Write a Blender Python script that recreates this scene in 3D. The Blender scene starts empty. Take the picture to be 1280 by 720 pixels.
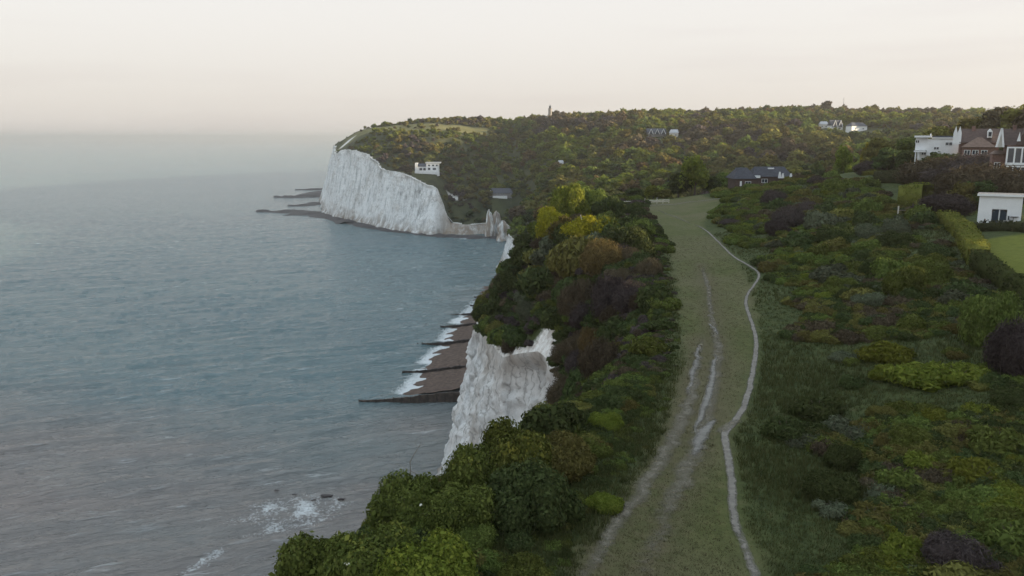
HAZE = 0.00011
SUN_ELEV, SUN_AZIM, SUN_E = 8.0, 97, 5.0
SKY_AIR, SKY_DUST, SKY_OZONE = 1.0, 2.0, 1.0
VEIL, SKY_STR = 0.88, 0.05
VEIL_HOR, VEIL_LOW, VEIL_HIGH = (6.1, 5.65, 5.25), (7.1, 6.8, 6.5), (6.9, 8.2, 9.2)
EXPO, VOLB = 1.48, 2
BELT_N = 320
import bpy, bmesh, math, random
import numpy as np
from mathutils import Vector, Matrix, kdtree

random.seed(11)
RNG = np.random.default_rng(11)
scene = bpy.context.scene
COL = scene.collection

# ------------------------------------------------------------------ camera
CAM_H = 95.0
PITCH = math.radians(10.8)
F = 985.0                                     # focal length in pixels of the 1280 px wide photograph
cam_d = bpy.data.cameras.new("camera")
cam = bpy.data.objects.new("camera", cam_d)
COL.objects.link(cam)
cam.location = (0, 0, CAM_H)
cam.rotation_euler = (math.radians(90) - PITCH, 0, 0)
cam_d.sensor_width = 36.0
cam_d.lens = 36.0 * F / 1280.0
cam_d.clip_start = 0.5
cam_d.clip_end = 200000
scene.camera = cam
CP, SP = math.cos(PITCH), math.sin(PITCH)


def ray(px, py):
    a = (px - 640.0) / F
    b = (360.0 - py) / F
    return np.array([a, CP + b * SP, -SP + b * CP])


def at_y(px, py, Y):
    d = ray(px, py)
    return np.array([0, 0, CAM_H]) + d * (Y / d[1])


def at_z(px, py, z):
    d = ray(px, py)
    return np.array([0, 0, CAM_H]) + d * ((z - CAM_H) / d[2])


def project(x, y, z):
    dz = z - CAM_H
    depth = y * CP - dz * SP
    up = y * SP + dz * CP
    return 640 + F * x / depth, 360 - F * up / depth


# ------------------------------------------------------------------ numpy noise
def _hash(ix, iy, iz, seed):
    h = (ix.astype(np.int64) * 374761393 + iy.astype(np.int64) * 668265263 + iz.astype(np.int64) * 2147483647 + seed * 1274126177) & 0xFFFFFFFF
    h = ((h ^ (h >> 13)) * 1274126177) & 0xFFFFFFFF
    h = ((h ^ (h >> 16)) * 2246822519) & 0xFFFFFFFF
    return ((h ^ (h >> 15)) & 0xFFFFFF) / float(0xFFFFFF)


def vnoise(x, y, z=None, seed=0):
    x = np.asarray(x, float); y = np.asarray(y, float)
    z = np.zeros_like(x) if z is None else np.asarray(z, float)
    x, y, z = np.broadcast_arrays(x, y, z)
    ix, iy, iz = np.floor(x), np.floor(y), np.floor(z)
    fx, fy, fz = x - ix, y - iy, z - iz
    fx = fx * fx * (3 - 2 * fx); fy = fy * fy * (3 - 2 * fy); fz = fz * fz * (3 - 2 * fz)
    out = 0
    for dx in (0, 1):
        wx = fx if dx else 1 - fx
        for dy in (0, 1):
            wy = fy if dy else 1 - fy
            for dz in (0, 1):
                wz = fz if dz else 1 - fz
                out = out + wx * wy * wz * _hash(ix + dx, iy + dy, iz + dz, seed)
    return out * 2 - 1


def fbm(x, y, z=None, octaves=4, seed=0):
    s, a, t = 0, 1.0, 0
    for o in range(octaves):
        k = 2.03 ** o
        s = s + a * vnoise(np.asarray(x) * k, np.asarray(y) * k, None if z is None else np.asarray(z) * k, seed + o * 17)
        t += a
        a *= 0.5
    return s / t


def sstep(a, b, x):
    t = np.clip((np.asarray(x, float) - a) / (b - a), 0, 1)
    return t * t * (3 - 2 * t)


# ------------------------------------------------------------------ object helpers
def tag(o, label=None, cat=None, group=None, kind=None):
    if label: o["label"] = label
    if cat: o["category"] = cat
    if group: o["group"] = group
    if kind: o["kind"] = kind
    return o


def link(o, parent=None):
    COL.objects.link(o)
    if parent is not None:
        o.parent = parent
    return o


def empty(name, loc, rz=0.0, label=None, cat=None, group=None):
    o = bpy.data.objects.new(name, None)
    o.empty_display_size = 0.5
    o.location = loc
    o.rotation_euler = (0, 0, rz)
    COL.objects.link(o)
    return tag(o, label, cat, group)


def np_mesh(name, verts, quads=None, tris=None, smooth=False):
    """big arrays -> mesh"""
    me = bpy.data.meshes.new(name)
    verts = np.asarray(verts, np.float32)
    nq = 0 if quads is None else len(quads)
    nt = 0 if tris is None else len(tris)
    me.vertices.add(len(verts))
    me.vertices.foreach_set("co", verts.ravel())
    loops = []
    if nq: loops.append(np.asarray(quads, np.int32).ravel())
    if nt: loops.append(np.asarray(tris, np.int32).ravel())
    loops = np.concatenate(loops)
    me.loops.add(len(loops))
    me.loops.foreach_set("vertex_index", loops)
    me.polygons.add(nq + nt)
    starts = np.concatenate([np.arange(nq) * 4, nq * 4 + np.arange(nt) * 3]).astype(np.int32)
    me.polygons.foreach_set("loop_start", starts)
    if smooth:
        me.polygons.foreach_set("use_smooth", np.ones(nq + nt, bool))
    me.update(calc_edges=True)
    me.validate()
    return me


def add_attr(me, name, vals):
    a = me.attributes.new(name, 'FLOAT', 'POINT')
    a.data.foreach_set("value", np.asarray(vals, np.float32))


def mesh_thing(name, me, mat, parent=None):
    o = bpy.data.objects.new(name, me)
    if mat is not None:
        me.materials.append(mat)
    return link(o, parent)


class MB:
    """collects simple solids into ONE mesh"""
    def __init__(s):
        s.v, s.f = [], []

    def add(s, v, f):
        n = len(s.v)
        s.v += [tuple(p) for p in v]
        s.f += [tuple(i + n for i in q) for q in f]
        return s

    def box(s, x0, x1, y0, y1, z0, z1):
        return s.add([(x0, y0, z0), (x1, y0, z0), (x1, y1, z0), (x0, y1, z0), (x0, y0, z1), (x1, y0, z1), (x1, y1, z1), (x0, y1, z1)],
                     [(0, 3, 2, 1), (4, 5, 6, 7), (0, 1, 5, 4), (1, 2, 6, 5), (2, 3, 7, 6), (3, 0, 4, 7)])

    def prism(s, pts, d0, d1, axis='y'):
        """closed outline (u, z) pushed along an axis"""
        n = len(pts)
        if axis == 'y':
            v = [(u, d0, z) for u, z in pts] + [(u, d1, z) for u, z in pts]
        elif axis == 'x':
            v = [(d0, u, z) for u, z in pts] + [(d1, u, z) for u, z in pts]
        else:
            v = [(u, w, d0) for u, w in pts] + [(u, w, d1) for u, w in pts]
        f = [tuple(range(n))[::-1], tuple(range(n, 2 * n))]
        f += [(i, (i + 1) % n, n + (i + 1) % n, n + i) for i in range(n)]
        return s.add(v, f)

    def hip(s, x0, x1, y0, y1, z0, z1, inset, along='x', thick=0.25):
        """hipped or (inset 0) gabled roof solid"""
        if along == 'x':
            ym = (y0 + y1) / 2
            r = [(x0 + inset, ym, z1), (x1 - inset, ym, z1)]
            v = [(x0, y0, z0), (x1, y0, z0), (x1, y1, z0), (x0, y1, z0)] + r
            f = [(0, 1, 5, 4), (2, 3, 4, 5), (1, 2, 5), (3, 0, 4), (3, 2, 1, 0)]
        else:
            xm = (x0 + x1) / 2
            r = [(xm, y0 + inset, z1), (xm, y1 - inset, z1)]
            v = [(x0, y0, z0), (x1, y0, z0), (x1, y1, z0), (x0, y1, z0)] + r
            f = [(1, 2, 5, 4), (3, 0, 4, 5), (0, 1, 4), (2, 3, 5), (3, 2, 1, 0)]
        return s.add(v, f)

    def tube(s, pts, radii, n=7):
        pts = [Vector(p) for p in pts]
        m = len(pts)
        base = len(s.v)
        for i, p in enumerate(pts):
            t = (pts[min(i + 1, m - 1)] - pts[max(i - 1, 0)]).normalized()
            u = t.cross(Vector((0, 0, 1)))
            if u.length < 0.05:
                u = t.cross(Vector((1, 0, 0)))
            u.normalize()
            w = t.cross(u)
            for k in range(n):
                a = 2 * math.pi * k / n
                s.v.append(tuple(p + (u * math.cos(a) + w * math.sin(a)) * radii[i]))
        for i in range(m - 1):
            for k in range(n):
                a, b = base + i * n + k, base + i * n + (k + 1) % n
                s.f.append((a, b, b + n, a + n))
        s.f.append(tuple(base + k for k in range(n))[::-1])
        s.f.append(tuple(base + (m - 1) * n + k for k in range(n)))
        return s

    def lathe(s, prof, n=20, cx=0, cy=0):
        base = len(s.v)
        for r, z in prof:
            for k in range(n):
                a = 2 * math.pi * k / n
                s.v.append((cx + r * math.cos(a), cy + r * math.sin(a), z))
        for i in range(len(prof) - 1):
            for k in range(n):
                a, b = base + i * n + k, base + i * n + (k + 1) % n
                s.f.append((a, b, b + n, a + n))
        s.f.append(tuple(base + k for k in range(n))[::-1])
        s.f.append(tuple(base + (len(prof) - 1) * n + k for k in range(n)))
        return s

    def build(s, name, mat, parent=None, bevel=0.0, smooth=False):
        me = bpy.data.meshes.new(name)
        me.from_pydata(s.v, [], s.f)
        bm = bmesh.new(); bm.from_mesh(me)
        bmesh.ops.recalc_face_normals(bm, faces=bm.faces)
        if bevel > 0:
            bmesh.ops.bevel(bm, geom=list(bm.edges), offset=bevel, segments=1, affect='EDGES', clamp_overlap=True)
        bm.to_mesh(me); bm.free()
        if smooth:
            me.polygons.foreach_set("use_smooth", np.ones(len(me.polygons), bool))
        return mesh_thing(name, me, mat, parent)


# ------------------------------------------------------------------ materials
class NT:
    def __init__(s, name):
        s.m = bpy.data.materials.new(name)
        s.m.use_nodes = True
        s.t = s.m.node_tree
        s.t.nodes.clear()
        s.out = s.n('ShaderNodeOutputMaterial')

    def n(s, kind, **kw):
        nd = s.t.nodes.new(kind)
        for k, v in kw.items():
            if k.startswith('i_'):
                key = k[2:].replace('_', ' ')
                nd.inputs[key].default_value = v
            else:
                setattr(nd, k, v)
        return nd

    def l(s, a, b):
        s.t.links.new(a, b)

    def noise(s, scale, detail=4, rough=0.55, vec=None, dist=0.0):
        nd = s.n('ShaderNodeTexNoise')
        nd.inputs['Scale'].default_value = scale
        nd.inputs['Detail'].default_value = detail
        nd.inputs['Roughness'].default_value = rough
        nd.inputs['Distortion'].default_value = dist
        if vec is not None:
            s.l(vec, nd.inputs['Vector'])
        return nd.outputs['Fac']

    def ramp(s, fac, stops):
        nd = s.n('ShaderNodeValToRGB')
        e = nd.color_ramp.elements
        while len(e) < len(stops):
            e.new(0.5)
        for i, (p, c) in enumerate(stops):
            e[i].position = p
            e[i].color = (c[0], c[1], c[2], 1) if not isinstance(c, (int, float)) else (c, c, c, 1)
        s.l(fac, nd.inputs['Fac'])
        return nd.outputs['Color']

    def mix(s, fac, a, b, mode='MIX'):
        nd = s.n('ShaderNodeMix')
        nd.data_type = 'RGBA'
        nd.blend_type = mode
        for val, idx in ((fac, 0), (a, 6), (b, 7)):
            if isinstance(val, (int, float)):
                nd.inputs[idx].default_value = val
            elif isinstance(val, tuple):
                nd.inputs[idx].default_value = (val[0], val[1], val[2], 1)
            else:
                s.l(val, nd.inputs[idx])
        return nd.outputs[2]

    def math(s, op, a, b=None):
        nd = s.n('ShaderNodeMath', operation=op)
        for v, i in ((a, 0), (b, 1)):
            if v is None: continue
            if isinstance(v, (int, float)): nd.inputs[i].default_value = v
            else: s.l(v, nd.inputs[i])
        return nd.outputs[0]

    def attr(s, name):
        nd = s.n('ShaderNodeAttribute')
        nd.attribute_name = name
        return nd.outputs['Fac']

    def pos(s, sx=1, sy=1, sz=1):
        g = s.n('ShaderNodeNewGeometry')
        mp = s.n('ShaderNodeMapping')
        mp.inputs['Scale'].default_value = (sx, sy, sz)
        s.l(g.outputs['Position'], mp.inputs['Vector'])
        return mp.outputs['Vector']

    def obj(s, sx=1, sy=1, sz=1):
        g = s.n('ShaderNodeTexCoord')
        mp = s.n('ShaderNodeMapping')
        mp.inputs['Scale'].default_value = (sx, sy, sz)
        s.l(g.outputs['Object'], mp.inputs['Vector'])
        return mp.outputs['Vector']

    def bump(s, h, strength=0.5, dist=0.1, prev=None):
        nd = s.n('ShaderNodeBump')
        nd.inputs['Strength'].default_value = strength
        nd.inputs['Distance'].default_value = dist
        s.l(h, nd.inputs['Height'])
        if prev is not None: s.l(prev, nd.inputs['Normal'])
        return nd.outputs['Normal']

    def finish(s, col, rough=0.9, spec=0.2, normal=None):
        p = s.n('ShaderNodeBsdfPrincipled')
        for key, v in (('Base Color', col), ('Roughness', rough), ('Specular IOR Level', spec)):
            if isinstance(v, (int, float)): p.inputs[key].default_value = v
            elif isinstance(v, tuple): p.inputs[key].default_value = (v[0], v[1], v[2], 1)
            else: s.l(v, p.inputs[key])
        if normal is not None: s.l(normal, p.inputs['Normal'])
        s.l(p.outputs[0], s.out.inputs[0])
        s.p = p
        return s.m


def rough_mat(name, c, var=0.25, scale=2.0, rough=0.85, spec=0.2, bump=0.3, stain=None):
    t = NT(name)
    v = t.obj()
    n = t.noise(scale, 5, 0.6, v)
    lo = tuple(x * (1 - var) for x in c); hi = tuple(min(1, x * (1 + var)) for x in c)
    col = t.ramp(n, [(0.3, lo), (0.7, hi)])
    if stain:
        n2 = t.noise(scale * 0.4, 4, 0.6, t.obj(1, 1, 0.35))
        col = t.mix(t.ramp(n2, [(0.5, 0), (0.75, 0.7)]), col, stain)
    b = t.bump(t.noise(scale * 6, 3, 0.6, v), bump, 0.05)
    return t.finish(col, rough, spec, b)


def leaf_mat(name, dark, light, transl=0.25, huevar=0.02):
    t = NT(name)
    info = t.n('ShaderNodeObjectInfo')
    geo = t.n('ShaderNodeNewGeometry')
    isl = geo.outputs['Random Per Island']
    big = t.noise(0.55, 3, 0.6, t.pos())
    f = t.math('ADD', t.math('MULTIPLY', isl, 0.75), t.math('MULTIPLY', big, 0.9))
    f = t.math('SUBTRACT', f, 0.32)
    col = t.mix(f, dark, light)
    dry = t.math('FRACT', t.math('MULTIPLY', isl, 7.31))
    col = t.mix(t.ramp(t.math("ADD", t.math("MULTIPLY", dry, 0.72), t.math("MULTIPLY", t.noise(0.9, 3, 0.6, t.pos()), 0.5)), [(0.90, 0), (1.0, 0.38)]), col, tuple(min(0.2, x) for x in (light[0] * 0.95, light[1] * 0.72, light[2] * 0.9)))
    hsv = t.n('ShaderNodeHueSaturation')
    h = t.math('ADD', t.math('MULTIPLY', info.outputs['Random'], huevar * 2), 0.5 - huevar)
    v = t.math('ADD', t.math('MULTIPLY', info.outputs['Random'], 0.5), 0.75)
    t.l(h, hsv.inputs['Hue']); t.l(v, hsv.inputs['Value']); t.l(col, hsv.inputs['Color'])
    d = t.n('ShaderNodeBsdfDiffuse')
    t.l(hsv.outputs[0], d.inputs['Color'])
    tr = t.n('ShaderNodeBsdfTranslucent')
    t.l(hsv.outputs[0], tr.inputs['Color'])
    mx = t.n('ShaderNodeMixShader')
    mx.inputs[0].default_value = transl
    t.l(d.outputs[0], mx.inputs[1]); t.l(tr.outputs[0], mx.inputs[2])
    t.l(mx.outputs[0], t.out.inputs[0])
    return t.m


LEAF = {
    'green': leaf_mat('leaf green', (0.050, 0.066, 0.018), (0.146, 0.172, 0.044)),
    'dark': leaf_mat('leaf dark green', (0.032, 0.044, 0.018), (0.083, 0.104, 0.038)),
    'olive': leaf_mat('leaf olive', (0.073, 0.070, 0.024), (0.169, 0.154, 0.048)),
    'bright': leaf_mat('leaf yellow green', (0.072, 0.090, 0.016), (0.192, 0.208, 0.038), 0.35),
    'gorse': leaf_mat('leaf gorse', (0.110, 0.110, 0.012), (0.305, 0.256, 0.024), 0.3),
    'brown': leaf_mat('twig brown', (0.048, 0.038, 0.026), (0.120, 0.096, 0.062), 0.12, 0.01),
    'rust': leaf_mat('leaf rust', (0.066, 0.048, 0.022), (0.160, 0.115, 0.050), 0.2, 0.01),
    'purple': leaf_mat('twig purple', (0.046, 0.036, 0.036), (0.098, 0.080, 0.076), 0.1, 0.01),
    'grey': leaf_mat('leaf grey green', (0.052, 0.060, 0.038), (0.125, 0.136, 0.085), 0.15),
    'hedge': leaf_mat('hedge leaf', (0.070, 0.080, 0.018), (0.180, 0.180, 0.045), 0.2),
    'hedgedark': leaf_mat('hedge leaf dark', (0.024, 0.027, 0.015), (0.059, 0.059, 0.029), 0.1),
}
BARK = rough_mat('bark', (0.09, 0.07, 0.055), 0.4, 3.0)


def mat_chalk():
    t = NT('chalk')
    streak = t.noise(1.0, 6, 0.62, t.pos(0.22, 0.22, 0.015))
    fine = t.noise(1.0, 7, 0.65, t.pos(0.9, 0.9, 0.45))
    col = t.ramp(streak, [(0.30, (0.34, 0.35, 0.355)), (0.42, (0.64, 0.655, 0.66)), (0.54, (0.80, 0.81, 0.81))])
    blot = t.noise(0.05, 5, 0.6, t.pos())
    col = t.mix(t.ramp(blot, [(0.52, 0), (0.70, 0.55)]), col, (0.46, 0.41, 0.36))
    col = t.mix(t.ramp(fine, [(0.30, 0.5), (0.46, 0)]), col, (0.30, 0.30, 0.29))
    # horizontal flint bands
    band = t.noise(1.0, 3, 0.5, t.pos(0.02, 0.02, 0.9))
    col = t.mix(t.ramp(band, [(0.30, 0.15), (0.40, 0)]), col, (0.33, 0.33, 0.32))
    # ivy and lichen patches, brown foot
    ivy = t.noise(0.11, 5, 0.7, t.pos(1, 1, 0.45))
    col = t.mix(t.ramp(ivy, [(0.665, 0), (0.70, 0.75)]), col, (0.07, 0.085, 0.06))
    foot = t.attr('foot')
    col = t.mix(t.math('MULTIPLY', foot, t.ramp(t.noise(0.2, 5, 0.65, t.pos(1, 1, 0.3)), [(0.38, 0), (0.55, 0.85)])), col, (0.22, 0.175, 0.135))
    col = t.mix(t.attr('earth'), col, (0.30, 0.23, 0.17))
    vo = t.n('ShaderNodeTexVoronoi')
    vo.feature = 'DISTANCE_TO_EDGE'
    wv = t.n('ShaderNodeVectorMath', operation='ADD')
    t.l(t.pos(0.30, 0.30, 0.11), wv.inputs[0])
    nv = t.n('ShaderNodeTexNoise'); nv.inputs['Scale'].default_value = 0.8; nv.inputs['Detail'].default_value = 5
    t.l(t.pos(), nv.inputs['Vector'])
    sc_ = t.n('ShaderNodeVectorMath', operation='SCALE'); sc_.inputs['Scale'].default_value = 0.45
    t.l(nv.outputs['Color'], sc_.inputs[0]); t.l(sc_.outputs[0], wv.inputs[1])
    t.l(wv.outputs[0], vo.inputs['Vector']); vo.inputs['Scale'].default_value = 1.0
    col = t.mix(t.math('MULTIPLY', t.ramp(vo.outputs['Distance'], [(0.0, 0.75), (0.055, 0)]), t.ramp(blot, [(0.35, 0), (0.55, 1)])), col, (0.26, 0.25, 0.24))
    crk = t.noise(1.0, 8, 0.72, t.pos(2.2, 2.2, 1.4))
    b = t.bump(t.math('ADD', fine, t.math('MULTIPLY', crk, 0.7)), 0.9, 0.9)
    return t.finish(col, 0.95, 0.1, b)


def mat_ground():
    t = NT('downland turf')
    n1 = t.noise(0.06, 5, 0.6, t.pos())
    n2 = t.noise(1.3, 6, 0.7, t.pos())
    n3 = t.noise(6.0, 4, 0.7, t.pos())
    rough = t.ramp(n2, [(0.32, (0.030, 0.040, 0.016)), (0.55, (0.058, 0.072, 0.026)), (0.75, (0.092, 0.088, 0.042))])
    mown = t.ramp(n2, [(0.28, (0.054, 0.064, 0.022)), (0.55, (0.088, 0.095, 0.035)), (0.78, (0.126, 0.114, 0.054))])
    far = t.ramp(n1, [(0.35, (0.030, 0.034, 0.018)), (0.6, (0.060, 0.064, 0.030))])
    col = t.mix(t.attr('mown'), rough, mown)
    col = t.mix(t.math('MULTIPLY', t.attr('mown'), t.ramp(n1, [(0.40, 0), (0.62, 0.55)])), col, (0.130, 0.112, 0.068))
    col = t.mix(t.math('MULTIPLY', t.attr('rut'), t.ramp(n2, [(0.30, 0.25), (0.65, 0.9)])), col, (0.100, 0.082, 0.052))
    col = t.mix(t.attr('wood'), col, far)
    col = t.mix(t.attr('meadow'), col, t.ramp(n1, [(0.35, (0.100, 0.100, 0.040)), (0.65, (0.165, 0.148, 0.062))]))
    col = t.mix(t.attr('lawn'), col, t.ramp(n2, [(0.3, (0.090, 0.105, 0.018)), (0.7, (0.150, 0.158, 0.032))]))
    ck = t.math('ADD', t.attr('chalk'), t.math('MULTIPLY', t.math('SUBTRACT', n2, 0.5), 0.5))
    chalk = t.ramp(t.noise(0.8, 6, 0.7, t.pos()), [(0.3, (0.36, 0.31, 0.28)), (0.45, (0.58, 0.55, 0.52)), (0.6, (0.74, 0.74, 0.72))])
    col = t.mix(t.ramp(ck, [(0.40, 0), (0.60, 1)]), col, chalk)
    b = t.bump(t.math('ADD', n2, t.math('MULTIPLY', n3, 0.5)), 0.6, 0.25)
    return t.finish(col, 0.95, 0.1, b)


def mat_sea():
    t = NT('sea water')
    g = t.n('ShaderNodeNewGeometry')
    mp = t.n('ShaderNodeMapping')
    mp.vector_type = 'TEXTURE'
    mp.inputs['Rotation'].default_value = (0, 0, math.radians(22))
    mp.inputs['Scale'].default_value = (4.2, 1, 1)
    t.l(g.outputs['Position'], mp.inputs['Vector'])
    w1 = t.noise(0.10, 3, 0.55, mp.outputs[0], 0.4)
    w2 = t.noise(0.42, 4, 0.6, mp.outputs[0], 0.5)
    w3 = t.noise(1.7, 3, 0.6, mp.outputs[0])
    big = t.noise(0.006, 4, 0.55, t.pos(0.6, 1.3, 1))
    silt = t.attr('silt')
    s2 = t.math('ADD', silt, t.math('MULTIPLY', t.math('SUBTRACT', big, 0.5), 0.7))
    col = t.mix(t.ramp(s2, [(0.1, 0), (0.85, 1)]), (0.080, 0.134, 0.148), (0.180, 0.146, 0.134))
    col = t.mix(t.ramp(big, [(0.40, 0), (0.62, 0.6)]), col, (0.105, 0.162, 0.168))
    lace = t.noise(1.1, 6, 0.72, t.pos(), 0.8)
    fo = t.math('ADD', t.attr('foam'), t.math('MULTIPLY', t.math('SUBTRACT', lace, 0.5), 1.7))
    fm = t.ramp(fo, [(0.40, 0), (0.78, 1)])
    # small white crests offshore, plus wave sparkle painted as pale streaks
    cr = t.math('MULTIPLY', t.ramp(w2, [(0.56, 0), (0.70, 1)]), t.ramp(w1, [(0.46, 0), (0.66, 1)]))
    fm2 = t.math('MAXIMUM', fm, t.math('MULTIPLY', cr, 0.38))
    col = t.mix(fm2, col, (0.62, 0.64, 0.65))
    h = t.math('ADD', t.math('MULTIPLY', w1, 1.6), t.math('ADD', t.math('MULTIPLY', w2, 0.75), t.math('MULTIPLY', w3, 0.20)))
    b = t.bump(h, 1.0, 2.1)
    rgh = t.math('ADD', 0.16, t.math('MULTIPLY', fm2, 0.6))
    m = t.finish(col, rgh, 0.5, b)
    t.p.inputs['IOR'].default_value = 1.33
    return m


M_CHALK, M_GROUND, M_SEA = mat_chalk(), mat_ground(), mat_sea()
M_SHINGLE = rough_mat('beach shingle', (0.108, 0.078, 0.064), 0.35, 0.6, 0.95, 0.1, 0.8)
M_REEF = rough_mat('weedy rock', (0.050, 0.042, 0.042), 0.5, 0.25, 0.7, 0.3, 0.8)
M_TIMBER = rough_mat('sea blackened timber', (0.045, 0.038, 0.036), 0.5, 0.8, 0.8, 0.2, 0.5, (0.10, 0.08, 0.06))
M_CONC = rough_mat('groyne concrete', (0.075, 0.060, 0.052), 0.5, 0.7, 0.9, 0.2, 0.6, (0.03, 0.03, 0.028))
M_WHITE = rough_mat('white render', (0.72, 0.73, 0.74), 0.06, 0.6, 0.8, 0.3, 0.1, (0.62, 0.62, 0.61))
M_CREAM = rough_mat('cream render', (0.58, 0.56, 0.52), 0.08, 0.6, 0.85, 0.2, 0.1)
M_BRICK = rough_mat('red brick', (0.17, 0.105, 0.09), 0.25, 2.5, 0.9, 0.2, 0.5)
M_TILE = rough_mat('brown roof tiles', (0.085, 0.060, 0.055), 0.25, 2.0, 0.85, 0.2, 0.6)
M_TILE2 = rough_mat('pinkish roof tiles', (0.165, 0.115, 0.095), 0.22, 2.0, 0.85, 0.2, 0.6)
M_SLATE = rough_mat('slate roof', (0.065, 0.070, 0.088), 0.2, 1.5, 0.7, 0.3, 0.4)
M_LIGHTROOF = rough_mat('pale roof', (0.42, 0.43, 0.45), 0.12, 1.0, 0.8, 0.2, 0.2)
M_GREY = rough_mat('grey boards', (0.20, 0.19, 0.185), 0.25, 2.5, 0.85, 0.2, 0.3)
M_WOOD = rough_mat('weathered wood', (0.20, 0.17, 0.14), 0.3, 3.0, 0.85, 0.2, 0.4)
M_PALEWOOD = rough_mat('bleached wood', (0.50, 0.47, 0.42), 0.25, 3.0, 0.85, 0.2, 0.4)
M_DARK = rough_mat('dark paint', (0.035, 0.040, 0.055), 0.2, 2.0, 0.5, 0.4, 0.1)
M_CLOTH = rough_mat('dark cloth', (0.030, 0.030, 0.038), 0.25, 6.0, 0.9, 0.1, 0.3)
M_SKIN = rough_mat('skin', (0.42, 0.27, 0.20), 0.08, 6.0, 0.6, 0.3, 0.1)
M_METAL = rough_mat('dull metal', (0.30, 0.31, 0.33), 0.2, 2.0, 0.5, 0.5, 0.1)


def mat_glass():
    t = NT('window glass')
    n = t.noise(0.6, 2, 0.5, t.obj())
    col = t.ramp(n, [(0.3, (0.020, 0.028, 0.040)), (0.7, (0.050, 0.062, 0.080))])
    return t.finish(col, 0.08, 0.6)


M_GLASS = mat_glass()


def mat_path(name, lo, hi, edge0, edge1):
    t = NT(name)
    n = t.noise(2.2, 6, 0.7, t.pos())
    col = t.ramp(n, [(0.3, lo), (0.7, hi)])
    p = t.n('ShaderNodeBsdfPrincipled')
    t.l(col, p.inputs['Base Color'])
    p.inputs['Roughness'].default_value = 0.95
    p.inputs['Specular IOR Level'].default_value = 0.1
    tr = t.n('ShaderNodeBsdfTransparent')
    mx = t.n('ShaderNodeMixShader')
    f = t.math('ADD', t.attr('wear'), t.math('MULTIPLY', t.math('SUBTRACT', t.noise(1.6, 6, 0.75, t.pos()), 0.5), 1.3))
    t.l(t.ramp(f, [(edge0, 0), (edge1, 1)]), mx.inputs[0])
    t.l(tr.outputs[0], mx.inputs[1]); t.l(p.outputs[0], mx.inputs[2])
    t.l(mx.outputs[0], t.out.inputs[0])
    return t.m


# ------------------------------------------------------------------ coast lines
PAIRS = [  # (cliff top x, y), (cliff foot x, y)
    ((-44, -70), (-66, -70)), ((-32, 0), (-54, 0)), ((-22, 30), (-45, 32)), ((-16, 46), (-38, 55)), ((-7.5, 58), (-30, 72)),
    ((0, 68), (-23, 88)), ((4.5, 82), (-19, 105)), ((6.5, 98), (-18, 122)), ((4.5, 114), (-18, 140)), ((0, 130), (-19, 155)),
    ((-5, 156), (-20, 178)), ((-7.5, 180), (-20.5, 200)), ((-4.5, 206), (-18, 222)), ((2, 240), (-11, 252)), ((7, 300), (-6, 305)),
    ((8, 380), (-5, 385)), ((5, 480), (-7, 485)), ((-2, 575), (-11.5, 585)), ((8, 632), (2, 630)), ((18, 700), (10, 692)),
    ((12, 765), (2, 745)), ((-15, 791), (-17, 784)), ((-45, 790), (-47, 783)), ((-65, 792), (-69, 782)), ((-74, 797), (-80, 774)), ((-97, 813), (-103, 793)),
    ((-130, 850), (-136, 828)), ((-172, 922), (-180, 900)), ((-221, 1003), (-232, 985)), ((-252, 1140), (-272, 1130)), ((-285, 1300), (-308, 1290)),
    ((-270, 1500), (-290, 1500)), ((-150, 1800), (-165, 1810)), ((200, 2300), (180, 2320)), ((1500, 3300), (1500, 3330)), ((3200, 3800), (3200, 3830)),
]


def catmull(P, per):
    P = np.asarray(P, float)
    out = []
    n = len(P)
    for i in range(n - 1):
        p0, p1, p2, p3 = P[max(i - 1, 0)], P[i], P[i + 1], P[min(i + 2, n - 1)]
        m = per[i]
        t = (np.arange(m) / m)[:, None]
        out.append(0.5 * (2 * p1 + (p2 - p0) * t + (2 * p0 - 5 * p1 + 4 * p2 - p3) * t ** 2 + (3 * p1 - p0 - 3 * p2 + p3) * t ** 3))
    out.append(P[-1:])
    return np.concatenate(out)


_r = np.array([p[0] for p in PAIRS], float)
_b = np.array([p[1] for p in PAIRS], float)
per = []
for i in range(len(PAIRS) - 1):
    L = np.linalg.norm(_r[i + 1] - _r[i])
    mid = (_r[i] + _r[i + 1]) / 2
    d = np.hypot(*mid)
    step = 0.8 if d < 300 else (1.6 if d < 1200 else 12.0)
    per.append(max(4, int(L / step)))
RIM = catmull(_r, per)
FOOT = catmull(_b, per)
_s = np.concatenate([[0], np.cumsum(np.linalg.norm(np.diff(RIM, axis=0), axis=1))])
_jit = fbm(_s * 0.06, _s * 0 + 3.1, octaves=4, seed=5)
_tan = np.gradient(RIM, axis=0); _tan /= np.linalg.norm(_tan, axis=1)[:, None] + 1e-9
_inn = np.stack([_tan[:, 1], -_tan[:, 0]], 1)                 # points inland
RIM = RIM + _inn * (_jit * np.where(RIM[:, 1] > 600, 4.0, 1.4))[:, None]
KD = kdtree.KDTree(len(RIM))
for i, p in enumerate(RIM):
    KD.insert((p[0], p[1], 0), i)
KD.balance()


def rim_sd(X, Y):
    """signed distance to the cliff top (inland positive) and index of the nearest point on it"""
    X = np.asarray(X, float); Y = np.asarray(Y, float)
    sh = X.shape
    x, y = X.ravel(), Y.ravel()
    sd = np.empty(len(x)); idx = np.empty(len(x), int)
    for k in range(len(x)):
        co, i, dd = KD.find((x[k], y[k], 0))
        v = (x[k] - RIM[i, 0]) * _inn[i, 0] + (y[k] - RIM[i, 1]) * _inn[i, 1]
        sd[k] = dd if v >= 0 else -dd
        idx[k] = i
    return sd.reshape(sh), idx.reshape(sh)


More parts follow.
